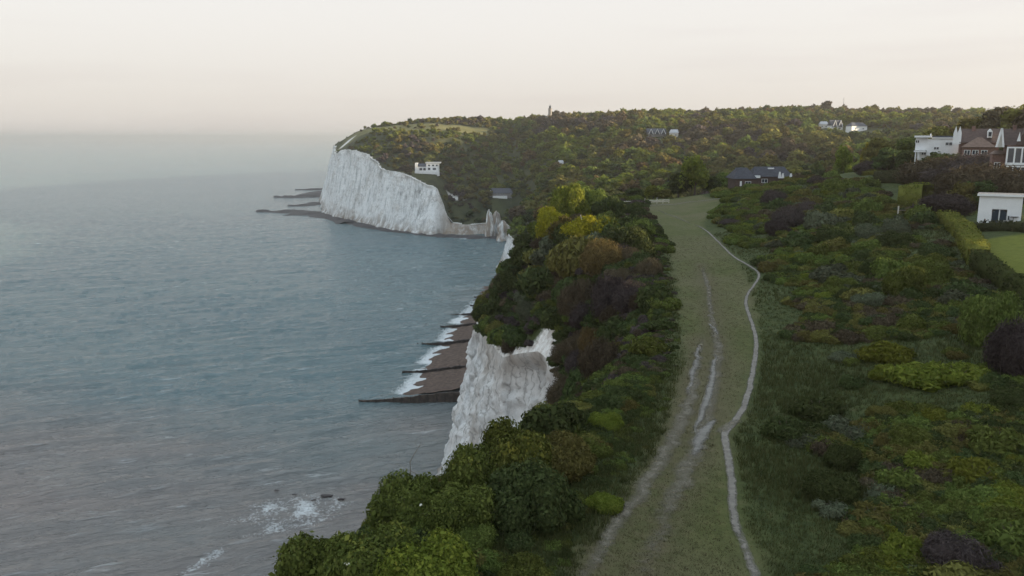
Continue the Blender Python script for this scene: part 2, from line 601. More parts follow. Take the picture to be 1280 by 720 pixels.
# ------------------------------------------------------------------ terrain height
T_PX = np.array([300, 380, 420, 480, 545, 564, 600, 640, 700, 800, 900, 1000, 1100, 1200, 1300, 1600, 2200, 4000], float)
T_Y = np.array([240, 300, 400, 500, 600, 700, 780, 850, 920, 1000, 1150, 1300, 1700, 2500], float)
T_Z = np.array([
    [70, 60, 50, 40, 40, 40, 45, 52, 66, 74, 88, 94, 80, 60],
    [70, 60, 50, 40, 40, 40, 45, 52, 70, 76, 96, 95, 80, 60],
    [70, 60, 50, 40, 40, 40, 45, 54, 74, 80, 103, 97, 80, 60],
    [70, 60, 50, 40, 40, 40, 50, 59, 80, 105, 111, 104, 90, 70],
    [70, 60, 50, 40, 34, 36, 42, 62, 82, 103, 119, 119, 105, 80],
    [70, 60, 49, 38, 26, 12, 6, 40, 74, 99, 118, 121, 108, 85],
    [70, 60, 48, 36, 26, 12, 5, 34, 62, 90, 118, 122, 110, 90],
    [73, 62, 50, 40, 30, 14, 9, 33, 60, 88, 119, 124, 112, 100],
    [76, 62, 52, 50, 55, 62, 70, 82, 96, 110, 126, 129, 120, 100],
    [76.5, 63, 54, 54, 62, 72, 84, 97, 108, 118, 129, 132, 125, 100],
    [77, 74, 62, 60, 66, 78, 90, 103, 113, 122, 133, 137, 130, 105],
    [80, 77, 70, 68, 75, 86, 97, 108, 117, 126, 136, 138, 130, 110],
    [85, 83, 77, 76, 82, 92, 102, 111, 118, 125, 131, 133, 128, 110],
    [89, 88, 85, 86, 90, 97, 105, 112, 118, 124, 130, 132, 128, 110],
    [93, 93, 92, 93, 96, 101, 107, 113, 118, 124, 130, 133, 130, 110],
    [98, 99, 100, 102, 104, 108, 112, 116, 120, 124, 130, 133, 130, 115],
    [102, 104, 106, 109, 112, 114, 116, 118, 120, 124, 130, 133, 130, 120],
    [104, 106, 108, 110, 112, 114, 116, 118, 120, 124, 130, 133, 130, 120]], float)

T_Z[7:16, 9:12] -= 7.0
T_Z[7:16, 8] -= 4.0


def table(X, Y):
    a = 640 + 985 * X / np.maximum(Y, 1)
    a = np.clip(a, T_PX[0], T_PX[-1] - 1); yy = np.clip(Y, T_Y[0], T_Y[-1] - 1)
    i = np.clip(np.searchsorted(T_PX, a, 'right') - 1, 0, len(T_PX) - 2)
    j = np.clip(np.searchsorted(T_Y, yy, 'right') - 1, 0, len(T_Y) - 2)
    u = (a - T_PX[i]) / (T_PX[i + 1] - T_PX[i]); v = (yy - T_Y[j]) / (T_Y[j + 1] - T_Y[j])
    us = 0.5 * u + 0.5 * u * u * (3 - 2 * u); vs = 0.6 * v + 0.4 * v * v * (3 - 2 * v)
    return (T_Z[i, j] * (1 - us) * (1 - vs) + T_Z[i + 1, j] * us * (1 - vs) + T_Z[i, j + 1] * (1 - us) * vs + T_Z[i + 1, j + 1] * us * vs)


DR_Y = [-60, 40, 70, 95, 118, 136, 160, 240, 400, 520, 600, 700, 980, 1080, 1300, 1600]
DR_D = [10, 11.5, 12.5, 13.5, 14, 20, 23, 24, 18, 9, 3, 0, 0, 17, 22, 10]
DR_W = [16, 15, 13, 11, 10, 14, 18, 20, 20, 16, 12, 10, 20, 38, 45, 40]


def height(X, Y, sd=None, ridx=None):
    X = np.asarray(X, float); Y = np.asarray(Y, float)
    if sd is None:
        sd, ridx = rim_sd(X, Y)
    r = np.maximum(0, X - (15 + 0.14 * Y))
    near = 76.5 + 30 * (1 - np.exp(-0.17 * r / 30)) + 0.9 * fbm(X / 13, Y / 13, octaves=3, seed=2) * sstep(2, 12, r)
    near = near + 0.12 * fbm(X / 9, Y / 9, octaves=3, seed=3)
    far = table(X, Y) + 4.0 * fbm(X / 75, Y / 75, octaves=4, seed=7) * sstep(280, 450, Y)
    w = sstep(236, 262, Y)
    z = near * (1 - w) + far * w
    ry = RIM[ridx, 1]
    dr = np.interp(ry, DR_Y, DR_D); dw = np.interp(ry, DR_Y, DR_W)
    k = np.clip(1 - np.maximum(sd, 0) / dw, 0, 1)
    z = z - dr * k ** 1.25
    return np.maximum(z, 5.0)


def h1(x, y):
    return float(height(np.array([x]), np.array([y]))[0])


RIMZ = height(RIM[:, 0], RIM[:, 1], np.zeros(len(RIM)), np.arange(len(RIM)))

_tt = np.concatenate([np.arange(22, 300, 0.5), np.arange(300, 2200, 3.0)])


def ground(px, py):
    """first point of the terrain that the line of sight of a photograph pixel meets"""
    d = ray(px, py)
    P = np.array([0, 0, CAM_H])[None] + d[None] * (_tt / d[1])[:, None]
    sd, ix = rim_sd(P[:, 0], P[:, 1])
    g = height(P[:, 0], P[:, 1], sd, ix)
    g = np.where(sd < 0, -50, g)
    hit = np.nonzero(P[:, 2] <= g)[0]
    k = hit[0] if len(hit) else len(_tt) - 1
    return np.array([P[k, 0], P[k, 1], g[k]])


# ------------------------------------------------------------------ terrain mesh
def spaced(*segs):
    out = []
    for a, b, s in segs:
        out.append(np.arange(a, b - 1e-6, s))
    return np.concatenate(out)


xs = spaced((-420, -60, 5.0), (-60, -30, 2.0), (-30, 48, 0.65), (48, 110, 1.3), (110, 240, 4.0), (240, 900, 12.0), (900, 3200, 80.0))
ys = spaced((-80, 20, 2.5), (20, 130, 0.65), (130, 270, 1.2), (270, 420, 4.0), (420, 1340, 5.0), (1340, 3800, 60.0))
GX, GY = np.meshgrid(xs, ys)
SD, IX = rim_sd(GX, GY)
cx = np.gradient(xs)[None, :] * np.ones_like(GX); cy = np.gradient(ys)[:, None] * np.ones_like(GX)
cell = np.maximum(cx, cy)
snap = (SD < 0.35 * np.minimum(cx, cy)) & (SD > -1.3 * cell)
keep_v = SD > -1.3 * cell
VX, VY = GX.copy(), GY.copy()
VX[snap] = RIM[IX[snap], 0]; VY[snap] = RIM[IX[snap], 1]
sdc = np.where(snap, 0, np.maximum(SD, 0))
GZ = height(VX, VY, sdc, IX)
nyy, nxx = GX.shape
idx = np.arange(nyy * nxx).reshape(nyy, nxx)
q = np.stack([idx[:-1, :-1], idx[:-1, 1:], idx[1:, 1:], idx[1:, :-1]], -1).reshape(-1, 4)
inside = SD.ravel() > 0
ok = keep_v.ravel()[q].all(1) & inside[q].any(1)
q = q[ok]
used = np.zeros(nyy * nxx, bool); used[q.ravel()] = True
remap = np.cumsum(used) - 1
q = remap[q]
vx, vy, vz, vs = VX.ravel()[used], VY.ravel()[used], GZ.ravel()[used], sdc.ravel()[used]

# swathe of mown grass: left and right edge in photograph pixels, placed on the ground
SW_L = [(640, 800), (706, 740), (760, 660), (800, 600), (835, 520), (852, 455), (850, 400), (843, 350), (828, 300), (806, 256)]
SW_R = [(985, 800), (955, 720), (935, 640), (925, 560), (935, 480), (945, 400), (935, 345), (905, 310), (880, 280), (905, 251)]


def px_line(pts, step=0.6):
    P = np.array([ground(*p) for p in pts])
    C = catmull(P[:, :2], [14] * (len(P) - 1))
    d = np.concatenate([[0], np.cumsum(np.linalg.norm(np.diff(C, axis=0), axis=1))])
    n = max(2, int(d[-1] / step))
    s = np.linspace(0, d[-1], n)
    return np.stack([np.interp(s, d, C[:, 0]), np.interp(s, d, C[:, 1])], 1)


LL, RR = px_line(SW_L), px_line(SW_R)


def swathe(x, y):
    o = np.argsort(LL[:, 1]); l = np.interp(y, LL[o, 1], LL[o, 0])
    o = np.argsort(RR[:, 1]); r = np.interp(y, RR[o, 1], RR[o, 0])
    j = 0.9 * fbm(x / 3, y / 3, octaves=3, seed=31)
    return sstep(-0.8, 0.9, x - l + j) * sstep(-1.0, 1.2, r - x + j) * sstep(250, 240, y)


def box_mask(x, y, x0, x1, y0, y1, e=3.0):
    return sstep(x0 - e, x0, x) * sstep(x1 + e, x1, x) * sstep(y0 - e, y0, y) * sstep(y1 + e, y1, y)


me = np_mesh('ground', np.stack([vx, vy, vz], 1), quads=q, smooth=True)
mown = swathe(vx, vy)
add_attr(me, 'mown', mown)
RUTS = [[(700, 760), (735, 715), (775, 655), (800, 620), (830, 575), (846, 540), (862, 500), (871, 455), (880, 420)],
        [(790, 740), (818, 690), (842, 630), (862, 580), (878, 540), (886, 500), (894, 465), (897, 430), (890, 400), (886, 365), (876, 330)]]
rk_pts = np.concatenate([px_line(r_, 0.8) for r_ in RUTS])
rk = kdtree.KDTree(len(rk_pts))
for i, p in enumerate(rk_pts): rk.insert((p[0], p[1], 0), i)
rk.balance()
rut = np.zeros(len(vx))
for i in np.nonzero((mown > 0.05) & (vy < 140))[0]:
    rut[i] = math.exp(-(rk.find((float(vx[i]), float(vy[i]), 0))[2] / 1.3) ** 2)
add_attr(me, 'rut', rut)
add_attr(me, 'wood', sstep(255, 290, vy))
pxs, pys = project(vx, vy, vz)
mead = np.zeros(len(vx))
for (mx_, my_, mr, ms) in [(-130, 1060, 70, 60), (-190, 1090, 60, 70), (-70, 1070, 50, 35), (-98, 838, 18, 8), (-105, 1012, 55, 16)]:
    mead = np.maximum(mead, np.exp(-((vx - mx_) / mr) ** 2 - ((vy - my_) / ms) ** 2))
mead = sstep(0.35, 0.6, mead + 0.25 * fbm(vx / 25, vy / 25, seed=41)) * (vy > 500)
add_attr(me, 'meadow', mead)
GARD = np.array([ground(*p)[:2] for p in [(1085, 226), (1095, 233), (1128, 258), (1150, 262), (1175, 272), (1198, 290), (1213, 312), (1222, 334), (1250, 362), (1290, 392)]])
_go = np.argsort(GARD[:, 1])


def in_garden(x, y, off=0.0):
    gx_ = np.interp(y, GARD[_go, 1], GARD[_go, 0])
    return ((np.asarray(x) > gx_ + off) & (np.asarray(y) > GARD[_go[0], 1])) * 1.0


add_attr(me, 'lawn', np.maximum(in_garden(vx, vy, 1.0) * sstep(70, 72, vy) * sstep(103, 101, vy), 0.5 * in_garden(vx, vy, 4.0) * sstep(126, 128, vy) * sstep(150, 148, vy)))
# bare chalk on the notch above the near cliff and along the rims
ck = np.exp(-((vx - 4.5) / 3.0) ** 2 - ((vy - 115) / 7.0) ** 2) * 1.15
ck = np.maximum(ck, 0.75 * sstep(1.6, 0.2, vs) * (vy > 60))
ck = np.maximum(ck, 0.8 * np.exp(-((vx + 58) / 16) ** 2 - ((vy - 835) / 9.0) ** 2))
ck = np.maximum(ck, 0.95 * np.exp(-((vx + 222) / 14) ** 2 - ((vy - 1085) / 25.0) ** 2))
add_attr(me, 'chalk', ck)
gnd = mesh_thing('ground', me, M_GROUND)
tag(gnd, kind='structure')

# ------------------------------------------------------------------ cliff mesh
NV = 110
base_n = len(RIM)
tt = np.linspace(0, 1, NV)
S = _s[:, None] * np.ones((1, NV))
T = np.ones((base_n, 1)) * tt[None]
Z = -1.5 + (RIMZ[:, None] + 1.5) * T
prof = T ** 0.92 + 0.10 * np.sin(np.pi * T) * fbm(S / 60, S * 0, octaves=2, seed=9)
PX_ = FOOT[:, None, 0] + (RIM[:, None, 0] - FOOT[:, None, 0]) * prof
PY_ = FOOT[:, None, 1] + (RIM[:, None, 1] - FOOT[:, None, 1]) * prof
hscale = np.clip(RIMZ[:, None] / 60, 0.25, 1.0)
farc = sstep(560, 640, RIM[:, 1])[:, None]
rib = fbm(S / 11, Z / 55, octaves=5, seed=21) * (1 - farc) + 1.9 * fbm(S / 21, Z / 130, octaves=5, seed=28) * farc
rib2 = fbm(S / 3.2, Z / 4.5, octaves=5, seed=22)
ledge = fbm(S / 40, Z / 2.2, octaves=3, seed=23)
gul = np.maximum(0, vnoise(S / 17, Z / 220, seed=24) - 0.25) * 7
blk = np.floor(2.5 * fbm(S / 4.5, Z / 6.0, octaves=2, seed=29)) / 2.5
disp = ((1.7 + 1.5 * farc) * rib - gul * (1 + 0.6 * farc) + 1.3 * rib2 * (1 - farc) + 2.2 * farc * fbm(S / 7, Z / 45, octaves=5, seed=33) + (0.8 * ledge + 1.2 * blk) * (1 - 0.8 * farc) + (0.9 - 0.4 * farc) * fbm(S / 1.3, Z / 1.7, octaves=3, seed=30)) * hscale
disp = disp * np.sin(np.clip(T, 0, 1) * np.pi * 0.5 + 0.35).clip(0, 1) * sstep(1.0, 0.94, T)
disp = disp + 3.0 * sstep(0.16, 0, T) * (0.6 + fbm(S / 9, Z / 9, octaves=3, seed=25)) * hscale
out = -_inn
PX_ = PX_ + out[:, None, 0] * disp
PY_ = PY_ + out[:, None, 1] * disp
cid = np.arange(base_n * NV).reshape(base_n, NV)
cq = np.stack([cid[:-1, :-1], cid[:-1, 1:], cid[1:, 1:], cid[1:, :-1]], -1).reshape(-1, 4)
mc = np_mesh('cliff', np.stack([PX_.ravel(), PY_.ravel(), Z.ravel()], 1), quads=cq, smooth=False)
add_attr(mc, 'foot', np.maximum(sstep(14, 1, Z + 7 * fbm(S / 25, Z / 12, seed=51)), sstep(-78, -60, RIM[:, 0])[:, None] * sstep(670, 730, RIM[:, 1])[:, None] * 0.7).ravel())
yy = RIM[:, 1][:, None] * np.ones((1, NV))
earth = (0.40 - 0.15 * farc) * sstep(0.90, 0.985, T + 0.10 * fbm(S / 6, Z / 6, seed=52))
earth = earth + 0.22 * sstep(0.15, 0.5, fbm(S / 9, Z / 26, seed=53)) * ((yy > 80) & (yy < 135) & (T > 0.45))
bayc = sstep(-78, -60, RIM[:, 0])[:, None] * sstep(670, 730, RIM[:, 1])[:, None]
earth = np.maximum(earth, bayc * (0.55 + 0.5 * fbm(S / 8, Z / 5, octaves=3, seed=54)))
add_attr(mc, 'earth', np.clip(earth, 0, 0.8).ravel())
cliff = mesh_thing('cliff', mc, M_CHALK)
tag(cliff, kind='structure')

# ------------------------------------------------------------------ sea
ang = np.concatenate([np.linspace(-1.25, -0.70, 50)[:-1], np.linspace(-0.70, 0.12, 560)[:-1], np.linspace(0.12, 1.3, 60)])
rows = [20.0]
while rows[-1] < 1500:
    rows.append(rows[-1] * (1.006 if rows[-1] > 120 else 1.06))
while rows[-1] < 70000:
    rows.append(rows[-1] * 1.09)
rows = np.array(rows)
A, R = np.meshgrid(ang, rows)
sx = R * np.tan(A); sy = R * np.ones_like(A)
fade = sstep(1500, 500, R)
ca, sa = math.cos(math.radians(78)), math.sin(math.radians(78))     # swell runs towards the shore
u = -sx * math.sin(0.38) + sy * math.cos(0.38)                     # across the crests
v = sx * math.cos(0.38) + sy * math.sin(0.38)
wob = 5 * fbm(sx / 60, sy / 60, seed=61)
sz = 0.42 * np.sin((u + wob) / 10.5 * 2 * np.pi / 1.0) * (0.6 + 0.4 * vnoise(v / 30, u / 25, seed=62))
sz = sz + 0.62 * fbm(u / 4.2, v / 14, octaves=3, seed=63) + 0.26 * fbm(u / 1.6, v / 4, octaves=2, seed=66)
sz = sz * fade - 0.2
sid = np.arange(A.size).reshape(A.shape)
sq = np.stack([sid[:-1, :-1], sid[:-1, 1:], sid[1:, 1:], sid[1:, :-1]], -1).reshape(-1, 4)
ms = np_mesh('sea', np.stack([sx.ravel(), sy.ravel(), sz.ravel()], 1), quads=sq, smooth=True)
fx = np.interp(sy, FOOT[:400, 1][np.argsort(FOOT[:400, 1])], FOOT[:400, 0][np.argsort(FOOT[:400, 1])])
# shoreline of the shingle beach
SH_Y = np.array([252, 284, 300, 330, 360, 395, 425, 460, 520, 600], float)
SH_X = np.array([-22, -37, -36, -33.5, -29.5, -27, -22.5, -19.5, -16, -9], float)


def shore(y):
    return np.interp(y, SH_Y, SH_X)


dsh = shore(sy) - sx
foam = np.zeros_like(sx)
m = (sy > 286) & (sy < 470)
bay = np.interp(sy, [286, 292, 318, 322, 326, 356, 360, 364, 392, 396, 402, 424, 470], [1.0, 1.0, 0.75, 0.3, 1.0, 0.8, 0.35, 1.0, 0.8, 0.4, 1.0, 0.8, 0.5])
fw = 3.0 + 5.5 * bay
foam = np.maximum(foam, m * (0.92 * sstep(fw * 1.5, fw * 0.3, dsh + 2.5 * fbm(sx / 5, sy / 5, seed=64)) * bay))
# surf over the sunken rocks below the near bushes, then a long breaking crest
fx0, fy0 = at_z(362, 640, 0)[:2]
fpat = 0.62 + 0.55 * fbm(sx / 4.5, sy / 4.5, octaves=4, seed=68)
foam = np.maximum(foam, fpat * 0.98 * np.exp(-(((sx - fx0) - 0.4 * (sy - fy0)) / 14.0) ** 2 - ((sy - fy0) / 13.0) ** 2))
crest = np.array([at_z(p[0], p[1], 0)[:2] for p in [(430, 622), (395, 640), (350, 660), (305, 668), (270, 690), (225, 720)]])
cl = catmull(crest, [10] * 5)
dc = np.full(sx.shape, 1e9)
mm = (sy < 260)
for p in cl:
    dc = np.where(mm, np.minimum(dc, (sx - p[0]) ** 2 + (sy - p[1]) ** 2), dc)
foam = np.maximum(foam, 0.60 * np.exp(-dc / 2.6 ** 2) * (0.65 + 0.75 * fbm(sx / 6, sy / 6, seed=65)))
# surf round the reefs and the foot of the headland
for (rx, ry, ra, rb, st) in [(-225, 935, 40, 9, 0.5), (-270, 1010, 40, 22, 0.45), (-270, 1130, 60, 14, 0.42), (-40, 752, 26, 6, 0.62), (-130, 800, 50, 8, 0.4), (-30, 690, 9, 30, 0.35)]:
    foam = np.maximum(foam, st * np.exp(-((sx - rx) / ra) ** 2 - ((sy - ry) / rb) ** 2))
add_attr(ms, 'foam', foam.ravel())
d_shore = np.maximum(0, -20 - sx)
silt = sstep(330, 150, sy + 0.25 * sx + 40 * fbm(sx / 70, sy / 30, seed=67)) * 0.85 + 0.30 * sstep(40, 5, d_shore) * (sy < 500)
add_attr(ms, 'silt', silt.ravel())
sea = mesh_thing('sea', ms, M_SEA)
tag(sea, kind='structure')

# ------------------------------------------------------------------ shingle beach
by = np.linspace(283.5, 505, 150)
bt = np.linspace(0, 1, 24)
BY, BT = np.meshgrid(by, bt, indexing='ij')
foot_x = np.interp(BY, [280, 430, 510], [-21, -17.5, -15]) + 8
xsea = shore(BY) - 8
BX = foot_x + (xsea - foot_x) * BT
step = np.interp(BY, [283.5, 318, 321, 357, 361, 392, 396, 424, 428, 505], [3.6, 2.8, 3.4, 2.6, 3.1, 2.4, 2.8, 2.2, 2.5, 1.2])
tsh = (foot_x - shore(BY)) / (foot_x - xsea)
BZ = step * (1 - BT / tsh) + 0.15 * fbm(BX / 5, BY / 5, seed=71) + 0.25 * np.sin(BX * 0.9) * (1 - BT)
bi = np.arange(BX.size).reshape(BX.shape)
bq = np.stack([bi[:-1, :-1], bi[:-1, 1:], bi[1:, 1:], bi[1:, :-1]], -1).reshape(-1, 4)
mb = np_mesh('beach', np.stack([BX.ravel(), BY.ravel(), BZ.ravel()], 1), quads=bq, smooth=True)
tag(mesh_thing('beach', mb, M_SHINGLE), kind='structure')

# ------------------------------------------------------------------ foliage meshes
def icosphere(sub):
    bm = bmesh.new()
    bmesh.ops.create_icosphere(bm, subdivisions=sub, radius=1)
    v = np.array([p.co[:] for p in bm.verts]); f = np.array([[p.index for p in g.verts] for g in bm.faces])
    bm.free()
    return v, f


ICO = {k: icosphere(k) for k in (1, 2, 3)}


def crown_mesh(name, lumps, n, size, seed, core=0.74, sub=2, up=0.0, elong=1.3, spread=0.30, droop=0.0):
    """lumps: (x, y, z, rx, ry, rz). n leaf-sized faces spread through the outer volume of the lumps, dark core inside."""
    g = np.random.default_rng(seed)
    L = np.array(lumps, float)
    area = (L[:, 3] * L[:, 4] + L[:, 4] * L[:, 5] + L[:, 3] * L[:, 5])
    pick = g.choice(len(L), size=int(n * 1.9), p=area / area.sum())
    d = g.normal(size=(len(pick), 3)); d /= np.linalg.norm(d, axis=1)[:, None]
    rr = 1.0 + spread * (g.random(len(pick)) ** 1.5 - 0.55) + 0.35 * spread * (g.random(len(pick)) < 0.08) + 0.10 * vnoise(d[:, 0] * 3 + pick, d[:, 1] * 3, d[:, 2] * 3, seed)
    P = L[pick, :3] + d * L[pick, 3:6] * rr[:, None]
    keep = P[:, 2] > 0.0
    for k in range(len(L)):
        e = (((P - L[k, :3]) / L[k, 3:6]) ** 2).sum(1)
        keep &= (e > 0.62) | (pick == k)
    P, d, pick = P[keep][:n], d[keep][:n], pick[keep][:n]
    m = len(P)
    nrm = d + g.normal(size=(m, 3)) * 0.55 + np.array([0, 0, up])
    nrm /= np.linalg.norm(nrm, axis=1)[:, None]
    t = np.cross(nrm, g.normal(size=(m, 3))); t /= np.linalg.norm(t, axis=1)[:, None]
    if droop:
        t = t * (1 - droop) + np.array([0, 0, -1.0]) * droop; t /= np.linalg.norm(t, axis=1)[:, None]
    b = np.cross(nrm, t)
    s = size * (0.35 + 1.3 * g.random(m) ** 1.8 + 0.9 * (g.random(m) < 0.05))[:, None]
    a_, b_ = t * s * elong, b * s / elong
    v = np.stack([P - a_, P - b_ * 0.9 + nrm * s * 0.12, P + a_, P + b_ * 0.9 + nrm * s * 0.12], 1).reshape(-1, 3)
    quads = np.arange(m * 4).reshape(-1, 4)
    vs_, fs_ = [v], []
    off = len(v)
    iv, if_ = ICO[sub]
    for k in range(len(L)):
        w = 1 + 0.12 * vnoise(iv[:, 0] * 2.3 + k, iv[:, 1] * 2.3, iv[:, 2] * 2.3, seed + 3)
        c = L[k, :3] + iv * L[k, 3:6] * core * w[:, None]
        c[:, 2] = np.maximum(c[:, 2], 0.01)
        vs_.append(c); fs_.append(if_ + off); off += len(c)
    me = np_mesh(name, np.concatenate(vs_), quads=quads, tris=np.concatenate(fs_))
    return me


def bush_lumps(seed, n=9, flat=0.75):
    g = np.random.default_rng(seed)
    L = [(0, 0, 0.42 * flat, 0.62, 0.62, 0.55 * flat)]
    for k in range(n):
        a = g.random() * 6.283; r = 0.30 + 0.42 * g.random()
        h = (0.20 + 0.75 * g.random() ** 1.4 * (1.1 - r)) * flat + 0.05
        s = 0.17 + 0.20 * g.random()
        L.append((r * math.cos(a), r * math.sin(a), h, s * 1.1, s * 1.1, s * (0.75 + 0.35 * g.random())))
    return L


def tree_lumps(seed, n=12, z0=0.35, tall=1.0):
    g = np.random.default_rng(seed)
    L = [(0, 0, z0 + 0.32 * tall, 0.27, 0.27, 0.27 * tall)]
    for k in range(n):
        a = g.random() * 6.283; hh = g.random()
        r = (0.14 + 0.28 * g.random()) * (1.15 - 0.6 * hh)
        s = 0.11 + 0.12 * g.random()
        L.append((r * math.cos(a), r * math.sin(a), z0 + (0.06 + 0.62 * hh) * tall, s * 1.1, s * 1.1, s * 0.9))
    return L


BUSH = [crown_mesh('bush crown', bush_lumps(100 + i, 14 + i % 4, 0.72 + 0.05 * i), 4200, 0.060, 200 + i, spread=0.46) for i in range(5)]
TWIG = [crown_mesh('twiggy crown', bush_lumps(120 + i, 9, 0.8), 12000, 0.022, 220 + i, core=0.70, elong=2.6, spread=0.42, up=-0.2) for i in range(3)]
NEAR = [crown_mesh('dense crown', bush_lumps(140 + i, 20, 0.75), 20000, 0.025, 240 + i, core=0.74, sub=3, spread=0.42, elong=1.25) for i in range(4)]
LOWB = [crown_mesh('low scrub', bush_lumps(160 + i, 16, 0.45), 4200, 0.055, 260 + i, elong=1.6, spread=0.5) for i in range(4)]
FTREE = [crown_mesh('far crown', tree_lumps(300 + i, 9 + i % 4, 0.20), 520, 0.070, 400 + i, sub=1, core=0.76, spread=0.45) for i in range(6)]
MTREE = [crown_mesh('tree crown', tree_lumps(320 + i, 15, 0.28), 2600, 0.034, 420 + i, sub=2, core=0.70, spread=0.45) for i in range(3)]


def trunk_mesh(seed, z0=0.35, r=0.03):
    g = random.Random(seed)
    m = MB()
    m.tube([(0, 0, -0.05), (0.01, 0, z0 * 0.6), (0.0, 0.01, z0 + 0.35)], [r * 1.4, r, r * 0.45], 7)
    for k in range(5):
        a = g.random() * 6.28; h = z0 * (0.6 + 0.25 * k / 5) + 0.04 * k
        m.tube([(0, 0, h), (0.14 * math.cos(a), 0.14 * math.sin(a), h + 0.13), (0.24 * math.cos(a), 0.24 * math.sin(a), h + 0.30)], [r * 0.6, r * 0.4, r * 0.15], 5)
    me = bpy.data.meshes.new('trunk')
    me.from_pydata(m.v, [], m.f)
    me.materials.append(BARK)
    return me


TRUNK = [trunk_mesh(i) for i in range(3)]
BTRUNK = bpy.data.meshes.new('stem')
_m = MB()
for k in range(5):
    a = k * 1.3
    _m.tube([(0.02 * math.cos(a), 0.02 * math.sin(a), -0.08), (0.10 * math.cos(a), 0.10 * math.sin(a), 0.25), (0.30 * math.cos(a), 0.30 * math.sin(a), 0.55)], [0.03, 0.022, 0.008], 5)
BTRUNK.from_pydata(_m.v, [], _m.f); BTRUNK.materials.append(BARK)
for me in BUSH + TWIG + NEAR + LOWB + FTREE + MTREE:
    me.materials.append(LEAF['green'])


def put_mat(o, mat):
    o.material_slots[0].link = 'OBJECT'
    o.material_slots[0].material = mat


COUNT = {'tree': 0, 'shrub': 0}


def plant(name, crown_me, stem_me, mat, loc, sx, sz, label, cat, group=None, part='crown', stem='trunk', sy=None):
    root = empty(name, loc, random.random() * 6.283, label, cat, group)
    root.scale = (sx, sy or sx, sz)
    c = bpy.data.objects.new(part, crown_me)
    link(c, root); put_mat(c, LEAF[mat])
    if stem_me is not None:
        link(bpy.data.objects.new(stem, stem_me), root)
    return root


KIND_WORD = {'green': 'mid green leafy', 'dark': 'dark green dense', 'olive': 'olive green', 'bright': 'bright yellow green', 'gorse': 'golden yellow flowering', 'brown': 'brown twiggy', 'rust': 'rusty brown budding', 'purple': 'dark purple brown twiggy', 'grey': 'pale grey green'}
N_SHRUB = 0
SHRUB_POS = []


def shrub(x, y, r, mat, where, h=None, shape=None, label=None, z=None, stems=True):
    """one shrub standing on the ground at x, y with crown radius r and height h"""
    global N_SHRUB
    z = h1(x, y) if z is None else z
    h = h or r * 1.2
    if shape is None:
        shape = random.choice(TWIG) if mat in ('brown', 'purple', 'rust') else random.choice(BUSH)
    g = None
    if label is None:
        label = KIND_WORD[mat] + ' shrub ' + where
        g = KIND_WORD[mat] + ' shrubs ' + where
    o = plant('shrub', shape, BTRUNK if stems else None, mat, (x, y, z - 0.08 * h), r, h * 1.25, label, 'shrub', g, part='foliage', stem='stem')
    N_SHRUB += 1
    SHRUB_POS.append((x, y, r))
    return o

#@@PART2
# ------------------------------------------------------------------ footpath and wheel tracks
M_PATH = mat_path('trodden chalk', (0.12, 0.108, 0.094), (0.235, 0.215, 0.19), 0.20, 0.70)
M_TRACK = mat_path('worn chalk ruts', (0.12, 0.105, 0.078), (0.21, 0.19, 0.155), 0.32, 1.15)
M_BARE = mat_path('bare chalk patch', (0.14, 0.13, 0.118), (0.25, 0.235, 0.215), 0.30, 1.10)


def strip(name, pts, width, mat, lift=0.05, wscale=1.0, jitter=0.12, kind='structure', label=None):
    C = px_line(pts, 0.45)
    t = np.gradient(C, axis=0); t /= np.linalg.norm(t, axis=1)[:, None]
    nrm = np.stack([t[:, 1], -t[:, 0]], 1)
    n = len(C); k = 7
    cc = np.linspace(-1, 1, k)
    wv = np.interp(np.linspace(0, 1, n), np.linspace(0, 1, len(width)), width) if isinstance(width, (list, tuple)) else np.full(n, width)
    j = jitter * fbm(C[:, 0] * 0.8, C[:, 1] * 0.8, octaves=3, seed=81)
    X = C[:, None, 0] + nrm[:, None, 0] * (cc[None] * wv[:, None] + j[:, None])
    Y = C[:, None, 1] + nrm[:, None, 1] * (cc[None] * wv[:, None] + j[:, None])
    Z = height(X, Y) + lift
    i = np.arange(n * k).reshape(n, k)
    qd = np.stack([i[:-1, :-1], i[:-1, 1:], i[1:, 1:], i[1:, :-1]], -1).reshape(-1, 4)
    me = np_mesh(name, np.stack([X.ravel(), Y.ravel(), Z.ravel()], 1), quads=qd, smooth=True)
    wear = (1 - np.abs(cc)[None] ** 1.6) * np.ones((n, 1))
    endf = np.minimum(1, np.minimum(np.arange(n), np.arange(n)[::-1]) / max(1, 0.12 * n))[:, None]
    add_attr(me, 'wear', (wear * wscale * (0.4 + 0.6 * endf)).ravel())
    o = mesh_thing(name, me, mat)
    return tag(o, kind=kind)


FOOTPATH = [(972, 800), (944, 720), (930, 684), (918, 650), (914, 600), (909, 568), (906, 546), (915, 532), (928, 512), (936, 490), (942, 460), (945, 430),
            (940, 405), (933, 385), (934, 370), (946, 352), (948, 342), (935, 332), (918, 322), (905, 310), (893, 298), (880, 287), (868, 281)]
strip('footpath', FOOTPATH, [0.34, 0.28, 0.24, 0.23, 0.25], M_PATH, 0.06, 1.05, 0.06)
strip('track', [(700, 760), (735, 715), (775, 655), (800, 620), (830, 575), (846, 540), (862, 500), (871, 455), (880, 420)], [0.55, 0.7, 0.8, 0.6, 0.4], M_TRACK, 0.05, 0.80, 0.3)
strip('track', [(790, 740), (818, 690), (842, 630), (862, 580), (878, 540), (886, 500), (894, 465), (897, 430), (890, 400), (886, 365), (876, 330)], [0.9, 0.9, 0.8, 0.5, 0.5, 0.4], M_TRACK, 0.055, 0.74, 0.3)
strip('track', [(868, 545), (881, 508), (889, 478), (894, 446)], [0.18, 0.40, 0.34, 0.18], M_BARE, 0.08, 1.05, 0.15)
